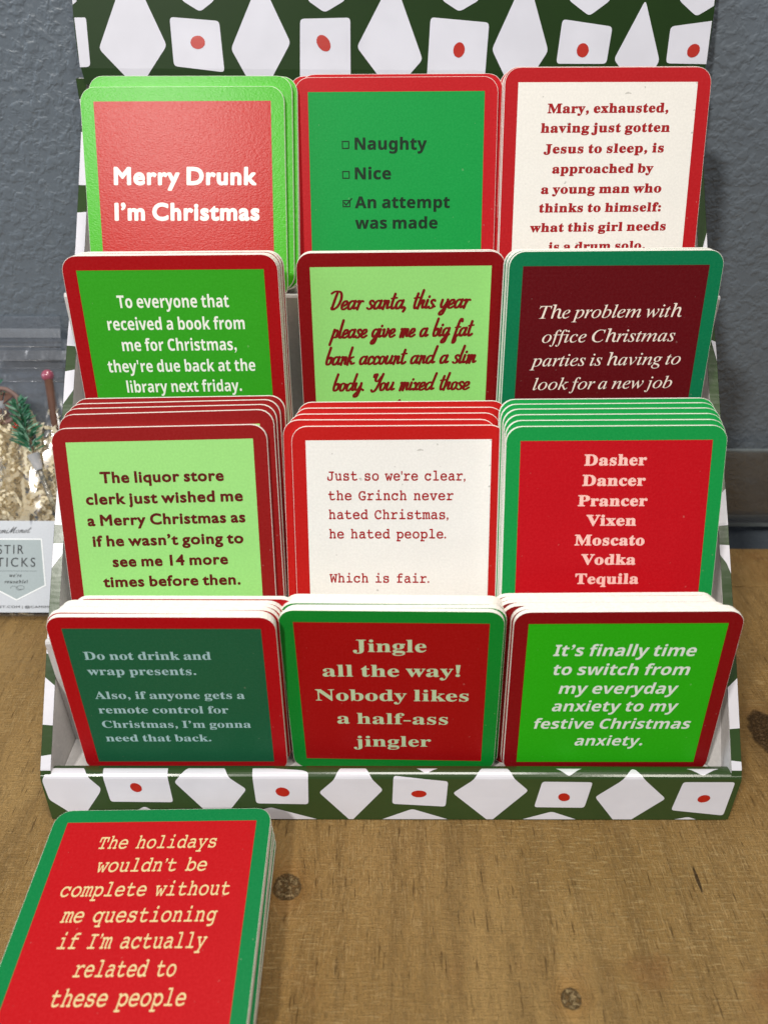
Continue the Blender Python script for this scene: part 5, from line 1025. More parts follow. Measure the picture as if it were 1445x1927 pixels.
SIDE_SHAPES_RIGHT = [[(168.9, -0.5), (176.8, -0.5), (175.7, 3.3), (170.0, 4.8)], [(170.2, 19.2), (175.8, 20.3), (175.1, 48.1), (169.9, 36.1)], [(172.6, 57.8), (175.4, 58.6), (175.1, 63.1), (172.6, 57.8)], [(170.0, 111.8), (174.9, 111.0), (174.9, 85.8), (172.1, 102.0)], [(168.6, 120.9), (174.7, 122.0), (174.6, 144.4), (169.6, 132.3)], [(171.5, 221.8), (176.7, 218.8), (176.1, 177.8), (172.9, 190.8)], [(171.0, 237.7), (177.5, 239.3), (177.7, 258.9), (171.7, 246.4)], [(172.7, 297.8), (178.0, 296.9), (176.8, 273.1), (171.1, 274.7)], [(173.8, 335.3), (178.5, 333.7), (177.7, 315.0), (173.0, 316.5)], [(171.5, 362.9), (176.5, 361.6), (178.5, 347.9), (173.8, 349.5)]]


box = empty('coaster_display', 'tiered cardboard display, dark green with white shapes and red dots, holding the upright coasters', 'display box')


def poly_slab(name, yz, x0, x1, mat, parent=box):
    m = MB()
    m.extrude_x([(a * S, b * S) for a, b in yz], x0 * S, x1 * S)
    return m.obj(name, mat, parent)


# front lip, folded over at the top; it narrows a little towards the counter
def lip_taper(x, s):
    t = max(0.0, min(1.0, (s - 10) / 26.0))
    return x * (1 - 0.024 * t) - 0.4 * t


lp = LIP_PROFILE
lip = MB()
NX = 44
cols = []
arc = [0]
for (a, b), (c, d) in zip(lp[:-1], lp[1:]):
    arc.append(arc[-1] + math.hypot(c - a, d - b))
vs = []
for i in range(NX + 1):
    x = XL + (XR - XL) * i / NX
    for (y, z), s in zip(lp, arc):
        vs.append((lip_taper(x, s) * S, y * S, z * S))
np_ = len(lp)
fs = [(i * np_ + j, i * np_ + j + 1, (i + 1) * np_ + j + 1, (i + 1) * np_ + j) for i in range(NX) for j in range(np_ - 1)]
lip.add(vs, fs)
# back and bottom of the folded lip
bk = [(-9.9, 24.0), (-9.9, 2.0), (-23.6, 0.05)]
for (a, b), (c, d) in zip(bk[:-1], bk[1:]):
    lip.add([(XL * S, a * S, b * S), (XR * S, a * S, b * S), (XR * S * 0.975, c * S, d * S), (XL * S * 0.975, c * S, d * S)], [(0, 1, 2, 3)])
for x in (XL, XR):
    lip.add([(lip_taper(x, s) * S, y * S, z * S) for (y, z), s in zip(lp, arc)] + [(x * S, -9.9 * S, 2 * S)], [tuple(range(np_ + 1))])
lip_o = lip.obj('front_lip', GREEN, box, smooth=False)
dr = Drape(lp, (XL + 0.2, XR - 0.2), 0.12)
for k, q in enumerate(LIP_SHAPES):
    m = MB()
    dr.lay(m, rounded(q, 1.5), taper=None)
    if m.f:
        m.obj('white_shape', WHITE, lip_o)
for q in LIP_DOTS:
    m = MB()
    dr.lay(m, q, 0.22)
    if m.f:
        m.obj('red_dot', DOT, lip_o)

# side panels: two leaves with a printed front edge that slopes up to the back
SY0, SZ0, SY1, SZ1 = -14.0, 27.0, 222.0, 308.0
slope = [(SY0, SZ0), (SY1, SZ1)]
for side, (x0, x1), shapes in (('l', (XL, IL), SIDE_SHAPES_LEFT), ('r', (IR, XR), SIDE_SHAPES_RIGHT)):
    pr = [(-9.0, 0.1), (226.0, 0.1), (228.0, 306.0)] + [(a + 0.45, b - 0.5) for a, b in SIDE_PROFILE[::-1]] + [(SY0 - 2.5, SZ0 - 4.5), (-9.6, 20.0)]
    o = poly_slab('side_panel', pr, x0 + 0.05, x1 - 0.05, LINER)
    e = MB()
    sd = Drape([(SY0 - 2.8, SZ0 - 4.4)] + SIDE_PROFILE, (x0, x1), 0.25)
    off = sd.s[1]
    sd.lay(e, [(x0, 0), (x1, 0), (x1, sd.s[-1]), (x0, sd.s[-1])], 0.25)
    # the printed sheet turns the outer corner and covers the outside as well
    xo = x0 if side == 'l' else x1
    e.add([((xo + (-0.2 if side == 'l' else 0.2)) * S, y * S, z * S) for y, z in [(-9.0, 0.3), (226.0, 0.3), (228.0, 306.0)] + [(a, b + 0.1) for a, b in SIDE_PROFILE[::-1]] + [(SY0 - 2.7, SZ0 - 4.4), (-9.8, 20.0)]], [tuple(range(5 + len(SIDE_PROFILE)))])
    eo = e.obj('printed_edge', GREEN, o)
    for q in shapes:
        m = MB()
        q = [((x0 - 4 if a < x0 + 1.4 else (x1 + 4 if a > x1 - 1.6 else a)), b + off) for a, b in q]
        sd.lay(m, rounded(q, 1.0), 0.37)
        if m.f:
            m.obj('white_shape', WHITE, o)
    # outside pattern, repeated diamonds and squares
    ox = (x0 - 0.35) if side == 'l' else (x1 + 0.35)
    for i, yy in enumerate(range(20, 215, 34)):
        for j, zz in enumerate(range(22, 290, 38)):
            if zz + 16 > 27 + (yy - 18 + 14) * 1.19 - 4:
                continue
            sh = [(yy - 13, zz), (yy, zz - 17), (yy + 13, zz), (yy, zz + 17)] if (i + j) % 2 else [(yy - 11, zz - 12), (yy + 11, zz - 13), (yy + 12, zz + 12), (yy - 12, zz + 11)]
            m = MB()
            q = rounded(sh, 1.5)
            m.add([(ox * S, a * S, b * S) for a, b in q], [tuple(range(len(q)))])
            m.obj('white_shape', WHITE, o)

# header: the lid folded up behind the top row
HT = 28.0
hx0, hx1 = -168.6, 171.8
hp = [(219.0, 290.0), (221.6, 306.0), (222.4, 311.5), (240.0, 385.0)]
hp = HEADER_PROFILE
outline = []
ha = [(-166.6, 13.5), (-167.4, 19.0), (-168.7, 27.0), (-168.8, 42.0), (-168.2, 56.0), (-166.0, 90.0), (169.8, 90.0), (171.8, 55.0), (171.7, 35.0), (170.6, 20.0), (169.8, 13.5)]
hd = Drape(hp, (-180, 180), 0.0, slim=(12, 92))
m = MB()
hd.lay(m, ha, 0.0)
hd.lay(m, ha, -1.6)
hdr = m.obj('header_panel', HGREEN, box)
for q in HEADER_SHAPES:
    m = MB()
    hd.slim = (16.5, 90)
    hd.xlim = (-168.2, 171.2)
    hd.lay(m, rounded(q, 2.0), 0.12)
    if m.f:
        m.obj('white_shape', HWHITE, hdr)
# taller rows of the pattern above the frame
for i in range(5):
    x = -133 + i * 66
    m = MB()
    hd.lay(m, rounded([(x - 12, 70), (x + 13, 69), (x + 14, 88), (x - 13, 88)], 1.5), 0.12)
    m.obj('white_shape', HWHITE, hdr)
for q in HEADER_DOTS:
    m = MB()
    hd.lay(m, q, 0.22)
    m.obj('red_dot', DOT, hdr)

# steps inside: floor, riser and a low lip for each row
ROWS = {1: (128.5, 212.2, 224.0), 2: (85.8, 142.0, 132.5), 3: (14.6, 79.3, 89.6), 4: (-9.6, 14.6, 18.4)}
for r, (yf, zf, yb) in ROWS.items():
    lh = 5.2 if r < 4 else 0.0
    zb = {1: 142.0, 2: 79.3, 3: 14.6, 4: 0.3}[r]
    if r < 4:
        pr = [(yf, zb + 0.3), (yf, zf + lh - 1.5), (yf + 0.6, zf + lh - 0.4), (yf + 1.8, zf + lh), (yf + 3.0, zf + lh - 0.4), (yf + 3.6, zf + lh - 1.5),
              (yf + 3.6, zf), (yb, zf), (yb, zf - 1.4), (yf + 2.0, zf - 1.4), (yf + 2.0, zb + 0.3)]
        poly_slab('step', pr, IL + 0.2, IR - 0.2, LINER)
    else:
        poly_slab('floor_panel', [(yf + 0.1, zf - 1.4), (yb, zf - 1.4), (yb, zf), (yf + 0.1, zf)], IL + 0.2, IR - 0.2, LINER)
poly_slab('support_panel', [(149.0, 212.5), (156.0, 229.0), (157.6, 229.0), (150.6, 212.5)], IL + 0.2, IR - 0.2, LINER)
poly_slab('back_panel', [(224.3, 0.2), (226.0, 306.0), (224.6, 306.2), (222.9, 0.2)], IL + 0.1, IR - 0.1, LINER)
poly_slab('support_panel', [(36.5, 79.6), (77.5, 192 - 50), (79.3, 192 - 50), (38.3, 79.6)], IL + 0.2, IR - 0.2, LINER) if False else None
# slanted white glue flap in the right front corner, tucked against the side panel
m = MB()
m.add([(IR * S - 0.0002, -9.0 * S, 15.0 * S), (IR * S - 0.0002, 16.0 * S, 15.0 * S), (IR * S - 0.0002, 12.0 * S, 58.0 * S), (IR * S - 0.0002, 2.0 * S, 44.0 * S)], [(0, 1, 2, 3)])
m.add([(IR * S - 0.0002, -9.0 * S, 15.2 * S), (IR * S - 0.0002, 14.0 * S, 48.0 * S), ((IR - 16) * S, 15.0 * S, 15.2 * S)], [(0, 1, 2)])
m.obj('corner_flap', LINER, box)

# ------------------------------------------------------------------ coasters
CW, CT, CR, PITCH_C = 101.6, 2.30, 7.2, 2.49
PULP = paper_material('pulp_board', '#f6f2e8', 0.85, 0.25)


def card_outline(w, h, r, x0=None, z0=0.0, n=6):
    pts = []
    for cx, cz, a0 in ((w / 2 - r, z0 + r, -90), (w / 2 - r, z0 + h - r, 0), (-w / 2 + r, z0 + h - r, 90), (-w / 2 + r, z0 + r, 180)):
        for k in range(n + 1):
            a = math.radians(a0 + 90 * k / n)
            pts.append((cx + r * math.cos(a), cz + r * math.sin(a)))
    return pts


def plate_mesh(name, pts_layers, mat):
    """pts_layers: list of (y, outline); closed at both ends; y in mm, -y faces out"""
    n = len(pts_layers[0][1])
    v = []
    f = []
    for y, pts in pts_layers:
        v += [(a * S, y * S, b * S) for a, b in pts]
    for k in range(len(pts_layers) - 1):
        for i in range(n):
            f.append((k * n + i, k * n + (i + 1) % n, (k + 1) * n + (i + 1) % n, (k + 1) * n + i)[::-1])
    f.append(tuple(range(n)))
    f.append(tuple(range((len(pts_layers)) * n - 1, (len(pts_layers) - 1) * n - 1, -1)))
    me = bpy.data.meshes.new(name)
    me.from_pydata(v, [], f)
    me.materials.append(mat)
    me.update()
    return me


body_me = plate_mesh('board', [(0.035, card_outline(CW - 0.16, CW - 0.16, CR, z0=0.08)), (0.16, card_outline(CW, CW, CR)), (CT - 0.04, card_outline(CW, CW, CR)),
                               (CT, card_outline(CW - 0.1, CW - 0.1, CR, z0=0.05))], PULP)


def face_mesh(mat):
    return plate_mesh('printed_border', [(0.0, card_outline(CW - 0.4, CW - 0.4, CR - 0.2, z0=0.2)), (0.03, card_outline(CW - 0.3, CW - 0.3, CR, z0=0.15))], mat)


def panel_mesh(mat, m=6.65):
    a = CW / 2 - m
    me = bpy.data.meshes.new('printed_panel')
    y = -0.03
    me.from_pydata([(-a * S, y * S, m * S), (a * S, y * S, m * S), (a * S, y * S, (CW - m) * S), (-a * S, y * S, (CW - m) * S)], [], [(0, 1, 2, 3)])
    me.materials.append(mat)
    me.update()
    return me


# style: font, bold offset, shear, border, panel, ink, (short name)
STYLE = {
 '1A': ('HUM', (44, 44), 0.04, '#44b410', '#bb1608', '#fbf7ee', 'lime bordered red'),
 '1B': ('SAN', (10, 12), 0, '#b8141c', '#0b9440', '#02280f', 'red bordered emerald'),
 '1C': ('SB', (19, 19), 0.02, '#b2141b', '#ebe7df', '#a0141a', 'red bordered cream'),
 '2A': ('SAN', (0, 0), 0, '#a3040b', '#33a01c', '#f3f6ea', 'red bordered grass green'),
 '2B': ('SCR', None, 0.22, '#840409', '#98dc7a', '#7c0808', 'maroon bordered pale green'),
 '2C': ('SI', (0, 0), 0, '#08784c', '#620710', '#fbeede', 'teal green bordered maroon'),
 '3A': ('HUM', (38, 38), 0, '#8d1212', '#9bd87e', '#5e100a', 'dark red bordered pale green'),
 '3B': ('MONO', (12, 12), 0, '#b81512', '#e9e7e2', '#a3131a', 'red bordered off-white'),
 '3C': ('SB', (16, 16), 0, '#129344', '#bd0a18', '#fbc8bd', 'green bordered red'),
 '4A': ('SB', (3, 3), 0, '#b40410', '#1b6240', '#a9d2d4', 'red bordered dark green'),
 '4B': ('SB', (3, 3), 0, '#078a2c', '#a80508', '#c6dcb2', 'green bordered dark red'),
 '4C': ('SAN', (0, 0), 0.16, '#8c060e', '#2cb80e', '#f0faf0', 'maroon bordered bright green'),
 '5H': ('MONO', (2, 2), 0.15, '#067a3f', '#b80c14', '#dfcb94', 'green bordered red'),
}
WHERE = {
 '1A': 'top row, left stack', '1B': 'top row, middle stack', '1C': 'top row, right stack',
 '2A': 'second row, left stack', '2B': 'second row, middle stack', '2C': 'second row, right stack',
 '3A': 'third row, left stack', '3B': 'third row, middle stack', '3C': 'third row, right stack',
 '4A': 'front row, left stack', '4B': 'front row, middle stack', '4C': 'front row, right stack', '5H': 'stack lying on the counter',
}
SAYS = {'1A': 'Merry Drunk', '1B': 'Naughty, Nice tick boxes', '1C': 'Mary, exhausted', '2A': 'received a book', '2B': 'Dear santa in script',
        '2C': 'office Christmas parties', '3A': 'liquor store clerk', '3B': 'Just so we\'re clear', '3C': 'Dasher to Tequila list',
        '4A': 'Do not drink and wrap', '4B': 'Jingle all the way', '4C': 'festive Christmas anxiety', '5H': 'The holidays'}
# for each stack, from the second coaster backwards: (step back in pitches, slide x, slide up, turn in degrees)
STACKS = {
 '1A': [(1, 3.2, 5.6, 0.3), (2, 5.2, 6.2, 0.5), (3, 5.4, 6.0, 0.2)],
 '1B': [(1, 2.4, 2.0, 0.2), (2, -2.6, 2.2, -0.3), (3, -2.0, 1.8, 0)],
 '1C': [(1, -0.3, 0.9, 0.1), (2, -0.9, 0.6, 0.2), (3, -1.4, 0.9, 0)],
 '2A': [(1, 0.3, 0.1, 0), (2, 0.2, 0.0, 0.15), (3, 0.8, 0.3, 0), (4, 0.4, 0.2, 0.1), (5, 1.0, 0.1, 0)],
 '2B': [(1, 0.2, 0.2, 0), (2, -0.1, 0.1, 0.1)],
 '2C': [(1, -0.6, 0.2, 0), (2, -0.4, 0.4, -0.15), (3, -1.2, 0.2, 0)],
 '3A': [(1, 3.8, 6.4, -0.3), (2, 4.6, 8.7, -0.2), (3, 6.2, 10.7, 0), (4, 7.6, 12.6, 0.2)],
 '3B': [(1, -4.6, 2.6, 0.3), (2, -2.0, 5.2, 0.1), (3, 0.2, 7.7, 0.2), (4, 2.0, 10.4, 0)],
 '3C': [(1, -0.1, 2.4, 0), (2, -0.3, 4.8, 0.1), (3, -0.6, 7.1, 0), (4, -1.2, 9.2, -0.1), (5, -1.6, 11.2, 0)],
 '4A': [(1, -1.2, 0.15, 0.5), (2, 1.0, -0.1, 0), (3, 1.8, -0.2, 0.1), (4, 2.6, -0.3, 0.1), (5, 8.4, 0.25, 0)],
 '4B': [(1, 1.8, -0.05, -0.4), (2, 0.2, 0.3, 0), (3, 0.6, 0.1, 0), (4, 0.8, -0.1, 0.2)],
 '4C': [(1, -0.9, -0.1, 0.1), (2, -4.8, -0.2, 0), (3, -7.0, -0.2, 0), (4, -7.6, -0.3, 0.2), (5, -8.4, -0.3, 0)],
 '5H': [(1, 0.1, 0.0, 0.05), (2, -0.1, 0.1, 0), (3, 1.7, -1.0, -0.75), (4, 1.7, -1.1, -0.7), (5, 0.4, -0.2, 0.2), (6, 0.5, -0.3, 0.1), (7, 0.7, -0.4, 0.3)],
}
ORD = ['front', 'second', 'third', 'fourth', 'fifth', 'sixth', 'seventh', 'eighth']

for key, (cap, lines) in TEXT.items():
    font, bold, shear, cb, cp, ci, desc = STYLE[key]
    grain = 0.27 if key == '1A' else 0.14
    gs = 1.1 if key == '1A' else 1.0
    sp = 0.26 if key == '1A' else 0.15
    bm = print_material('border_ink_' + key, cb, 0.33 if key == '1A' else 0.45, grain, spec=sp, gsize=gs)
    pm = print_material('panel_ink_' + key, cp, 0.33 if key == '1A' else 0.47, grain, spec=sp, gsize=gs, specks=key in ('1C', '3B'))
    im = print_material('letter_ink_' + key, ci, 0.5, grain * 0.7, spec=0.2)
    mb = MB()
    if font == 'SCR':
        for (t, x0, x1, z0, z1) in lines:
            script_line(mb, t, x0, x1, z0, z1, cap, 0.70, shear, 0.06, 0.45)
    else:
        g0 = glyph(font, lines[0][0][0])
        caph = max(p[1] for r in g0[1] for p in r) + bold[1]
        em = cap / caph * 1000
        for (t, x0, x1, z0, z1) in lines:
            text_line(mb, font, t, x0, x1, z0, z1, em, bold, shear, 0.06)
    if key == '4B':
        pass
    if key == '1B':
        for (a, b, c, d) in CHECK:
            frame_square(mb, a, b, c, d, 0.55, 0.06)
        a, b, c, d = CHECK[2]
        for (p, q, lf) in (((a + 0.9, b + 2.1), (a + 1.8, b + 1.1), 0.07), ((a + 1.8, b + 1.1), (c + 0.7, d + 0.6), 0.08)):
            p, q = Vector(p), Vector(q)
            t = (q - p).normalized() * 0.33
            nrm = Vector((-t.y, t.x))
            ring = [p - t + nrm, p - t - nrm, q + t - nrm, q + t + nrm]
            mb.add([(u.x * S, -lf * S, u.y * S) for u in ring], [(0, 1, 2, 3)])
    let_me = bpy.data.meshes.new('lettering')
    let_me.from_pydata([tuple(v) for v in mb.v], [], mb.f)
    let_me.materials.append(im)
    let_me.update()
    face_me = face_mesh(bm)
    pan_me = panel_mesh(pm)
    base, ax, up = POSE[key]
    ax, up = Vector(ax).normalized(), Vector(up)
    up = (up - ax * up.dot(ax)).normalized()
    back = up.cross(ax)                       # local +y, into the stack
    group = None
    placements = [(0, 0, 0, 0)] + STACKS[key]
    for i, (k, dx, dz, ang) in enumerate(placements):
        mt = Matrix((ax, back, up)).transposed().to_4x4()
        pos = Vector(base) + ax * dx + up * dz + back * (k * PITCH_C)
        if key[0] in '123' and key != '5H' and dz < 0:
            pos.z += 0
        mt.translation = pos * S
        mt = mt @ Matrix.Rotation(math.radians(ang), 4, 'Y')
        if key == '5H':
            where = 'top' if i == 0 else ORD[i] + ' from the top'
            lab = f'{desc} coaster, {where} of the stack lying on the counter'
        elif i == 0:
            lab = f'front {desc} coaster reading {SAYS[key]}, {WHERE[key]}'
        else:
            n_back = len(placements) - 1 - i
            where = 'rearmost' if n_back == 0 else ORD[i] + ' from the front'
            lab = f'{desc} coaster, {where} in the {WHERE[key]}'
        lab = ' '.join(lab.split())
        if i:
            mt = mt @ Matrix.Rotation(math.radians(random.uniform(-0.12, 0.12)), 4, 'Y')
        root = empty('coaster', lab, 'coaster', 'coasters in the stacks', mt)
        for nm, me in (('board', body_me), ('printed_border', face_me), ('printed_panel', pan_me), ('lettering', let_me)):
            o = bpy.data.objects.new(nm, me)
            COL.objects.link(o)
            o.parent = root

# ------------------------------------------------------------------ bags of drink stirrers at the left
FILM = film_material('clear_bag_film', gloss=0.015, haze=0.035, wrinkle=0.22)
SEAL = film_material('heat_sealed_film', gloss=0.05, haze=0.10, wrinkle=0.3)
SHRED = paper_material('cream_crinkle_paper', '#fdf3d6', 0.7, 0.1)
_t = SHRED.node_tree                     # thin paper lets some light through
_tl = _t.nodes.new('ShaderNodeBsdfTranslucent')
_tl.inputs[0].default_value = lin('#fff3d2')
_mx = _t.nodes.new('ShaderNodeMixShader')
_mx.inputs[0].default_value = 0.42
_t.links.new(_t.nodes['Principled BSDF'].outputs[0], _mx.inputs[1])
_t.links.new(_tl.outputs[0], _mx.inputs[2])
_t.links.new(_mx.outputs[0], _t.nodes['Material Output'].inputs['Surface'])
LABEL = print_material('label_card', '#c3c7cd', 0.45, 0.08, 0.03)
BADGE = print_material('label_badge', '#9fabad', 0.45, 0.06, 0.03)
LINE = print_material('label_white_line', '#eef0f0', 0.5, 0.05, 0.02)
INK = print_material('label_black_ink', '#15181f', 0.5, 0.05, 0.05)
LEAF = plain('frosted_leaf', '#2c6b4c', 0.5)
LEAF2 = plain('pale_leaf', '#7fae94', 0.5)
TWIG = plain('brown_twig', '#5c4630', 0.7)
BERRY = plain('red_berry', '#b81712', 0.2, coat=0.6)
BARK = plain('cinnamon_bark', '#5e3c2c', 0.7)
PEEL = plain('dried_peel', '#7d625a', 0.6)
PINK = plain('pink_bead', '#a8566a', 0.15, coat=0.8)
ACRYL = film_material('clear_acrylic', tint=(0.93, 0.95, 0.96, 1), gloss=0.04, haze=0.05, wrinkle=0.05)
CUPM = film_material('glittery_cup', tint=(0.86, 0.80, 0.80, 1), gloss=0.12, haze=0.45, wrinkle=0.9)


def bag_frame(xc, y0, z0, y1, z1):
    up = Vector((0, y1 - y0, z1 - z0)).normalized()
    ax = Vector((1, 0, 0))
    back = up.cross(ax)
    mt = Matrix((ax, back, up)).transposed().to_4x4()
    mt.translation = Vector((xc, y0, z0)) * S
    return mt


def pillow(hw, h, bulge, nx=16, nz=26):
    """film shell: outer (front) and inner (back) sheets meeting at the sides and top"""
    m = MB()

    def w(u, v):
        a = max(0.0, 1 - abs(u) ** 3)
        b = min(1, v / 0.06) * max(0.0, 1 - max(0, (v - 0.45) / 0.5) ** 1.3) if v < 0.95 else 0
        return bulge * a * max(0, b)
    for sgn in (-1, 1):
        vs = []
        for j in range(nz + 1):
            for i in range(nx + 1):
                u, v = -1 + 2 * i / nx, j / nz
                d = sgn * (w(u, v) * 0.5 + 0.12) + 0.7 * math.sin(u * 5 + v * 9) * w(u, v) / bulge
                vs.append((u * hw * S, d * S, v * h * S))
        q = [(j * (nx + 1) + i, j * (nx + 1) + i + 1, (j + 1) * (nx + 1) + i + 1, (j + 1) * (nx + 1) + i) for j in range(nz) for i in range(nx)]
        m.add(vs, q if sgn < 0 else [t[::-1] for t in q])
    return m


def make_bag(xc, y0, y1, z1, label, with_card):
    mt = bag_frame(xc, y0, 0.4, y1, z1)
    root = empty('plastic_bag', label, 'bag', 'bags of drink stirrers', mt)
    h = math.hypot(y1 - y0, z1)
    pillow(34, h, 12 if with_card else 7).obj('film', FILM, root, smooth=True)
    # zip closure: two ridges and the sealed strip at the top
    for v in (h - 20, h - 29):
        t = MB()
        t.tube([(-34 * S, -0.8 * S, v * S), (0, -0.9 * S, (v + 0.2) * S), (34 * S, -0.8 * S, v * S)], 0.00045, 6)
        t.obj('zip_ridge', SEAL, root, smooth=True)
    t = MB()
    t.box(-34 * S, 34 * S, -0.7 * S, -0.5 * S, (h - 14) * S, (h - 8) * S)
    t.obj('seal_strip', SEAL, root)
    return root, mt


bag1, m1 = make_bag(-243.2, 128.0, 236.5, 151.0, 'clear zip bag with STIR STICKS label and cream crinkle paper, left of the display', True)
bag2, m2 = make_bag(-252.0, 160.0, 238.5, 166.0, 'clear zip bag tucked behind the labelled bag, its top against the wall', False)

# label card of the front bag
card = MB()
card.box(-32 * S, 32 * S, -6.6 * S, -6.2 * S, 3.2 * S, 63.4 * S)
card_o = card.obj('label_card', LABEL, bag1)
bd = MB()
bd.add([(x * S, -6.68 * S, z * S) for x, z in ((-15.5, 51.3), (15.5, 51.3), (18.6, 21.0), (0, 11.4), (-18.6, 21.0))], [(0, 4, 3, 2, 1)])
bd.obj('badge', BADGE, card_o)
bo = MB()
ring = [(-15.5, 51.3), (15.5, 51.3), (18.6, 21.0), (0, 11.4), (-18.6, 21.0)]
for kk, (a, b) in enumerate(zip(ring, ring[1:] + ring[:1])):
    a, b = Vector(a), Vector(b)
    t = (b - a).normalized()
    n_ = Vector((-t.y, t.x)) * 0.4
    bo.add([(p.x * S, -(6.74 + 0.01 * kk) * S, p.y * S) for p in (a - t * .3 - n_, b + t * .3 - n_, b + t * .3 + n_, a - t * .3 + n_)], [(0, 1, 2, 3)])
bo.obj('badge_outline', LINE, card_o)
tx = MB()
L = 6.82
text_line(tx, 'HUM', 'STIR', -13.0, 4.0, 41.6, 41.6, 8.6, (0, 0), 0, L, 150)
text_line(tx, 'HUM', 'STICKS', -18.0, 11.8, 33.2, 33.2, 8.6, (0, 0), 0, L, 150)
tx.add([(-13 * S, -L * S, 30.3 * S), (13 * S, -L * S, 30.3 * S), (13 * S, -L * S, 30.45 * S), (-13 * S, -L * S, 30.45 * S)], [(0, 1, 2, 3)])
text_line(tx, 'SI', 'we’re', -5.0, 3.0, 26.5, 26.5, 4.6, (12, 10), 0, L, 60)
text_line(tx, 'SI', 'reusable!', -8.0, 7.0, 22.4, 22.4, 4.4, (12, 10), 0, L, 60)
text_line(tx, 'HUM', 'CAMIMONET.COM | @CAMIMONET', -29.5, 31.5, 6.2, 6.2, 2.1, (6, 6), 0, L, 40)
script_line(tx, 'CamiMonet', -17.0, 9.0, 55.0, 55.6, 4.2, 0.17, 0.35, L, 0.6)
sw = catmull([(-4, 18.6), (-3.4, 20.2), (-1, 20.4), (2, 18.2), (4.4, 18.6), (4.6, 20.3), (1.6, 20.8), (-0.4, 19.2), (1.2, 17.8), (3.0, 18.6)], 5)
for i in range(len(sw) - 1):
    t = (sw[i + 1] - sw[i])
    if t.length > 1e-6:
        t.normalize()
        n_ = Vector((-t.y, t.x)) * 0.09
        hh = L + 0.001 * i
        tx.add([(p.x * S, -hh * S, p.y * S) for p in (sw[i] - n_, sw[i + 1] - n_, sw[i + 1] + n_, sw[i] + n_)], [(0, 1, 2, 3)])
tx.obj('lettering', INK, card_o)


def to_world(mt, pts):
    return [mt @ Vector((a * S, b * S, c * S)) for a, b, c in pts]


def crinkle(mt, n, vmax, seed, label):
    """strips of paper folded zigzag, lying every way inside the bag"""
    rnd = random.Random(seed)
    m = MB()
    for _ in range(n):
        v = rnd.random() ** 0.9 * vmax
        u = rnd.uniform(-29, 29)
        room = 5.0 * max(0.3, 1 - abs(u / 33) ** 3) * max(0.35, 1 - max(0, v / 175 - 0.45))
        wv = rnd.uniform(-room, room)
        if v < 5:
            wv *= 0.5
        c = Vector((u, wv, v + 3))
        d = Vector((rnd.uniform(-1, 1), rnd.uniform(-0.5, 0.5), rnd.uniform(-1, 1))).normalized()
        if rnd.random() < 0.35:
            d = Vector((rnd.uniform(-0.2, 0.2), rnd.uniform(-0.2, 0.2), 1)).normalized()
        nrm = d.cross(Vector((rnd.uniform(-1, 1), rnd.uniform(-1, 1), rnd.uniform(-1, 1)))).normalized()
        side = d.cross(nrm) * rnd.uniform(1.1, 1.8)
        k = rnd.randint(7, 15)
        st = rnd.uniform(1.8, 2.6)
        amp = rnd.uniform(0.8, 1.3)
        bend = nrm * rnd.uniform(-0.12, 0.12) + side * rnd.uniform(-0.06, 0.06)
        vs = []
        p = c - d * st * k * 0.5
        for i in range(k + 1):
            q = p + nrm * (amp if i % 2 else -amp)
            for e in (-1, 1):
                w_ = q + side * e
                w_.x = max(-32, min(32, w_.x))
                lim = (5.0 if w_.z < 68 else 6.5) * max(0.2, 1 - abs(w_.x / 34) ** 3)
                w_.y = max(-lim, min(lim, w_.y))
                w_.z = max(0.6 + abs(w_.y) * 0.72, w_.z)
                vs.append(mt @ (w_ * S))
            p = p + d * st
            d = (d + bend).normalized()
        m.add(vs, [(2 * i, 2 * i + 1, 2 * i + 3, 2 * i + 2) for i in range(k)])
    o = m.obj('crinkle_paper', SHRED)
    tag(o, label, 'paper filling', None, 'stuff')


crinkle(m1, 420, 124, 3, 'cream crinkle cut paper filling the labelled bag of stir sticks')
crinkle(m2, 150, 92, 5, 'cream crinkle cut paper filling the bag behind the labelled one')


def leaf(m, p, d, n_, L, W, curl=0.15):
    p, d, n_ = Vector(p), Vector(d).normalized(), Vector(n_).normalized()
    s = d.cross(n_).normalized()
    vs = [p]
    for t, w_ in ((0.3, 0.8), (0.6, 1.0), (0.85, 0.55)):
        c = p + d * L * t + n_ * curl * L * t * t
        vs += [c - s * W * w_, c - n_ * 0.12 * W, c + s * W * w_]
    vs.append(p + d * L + n_ * curl * L)
    m.add(vs, [(0, 2, 1), (0, 3, 2), (1, 2, 5, 4), (2, 3, 6, 5), (4, 5, 8, 7), (5, 6, 9, 8), (7, 8, 10), (8, 9, 10)])


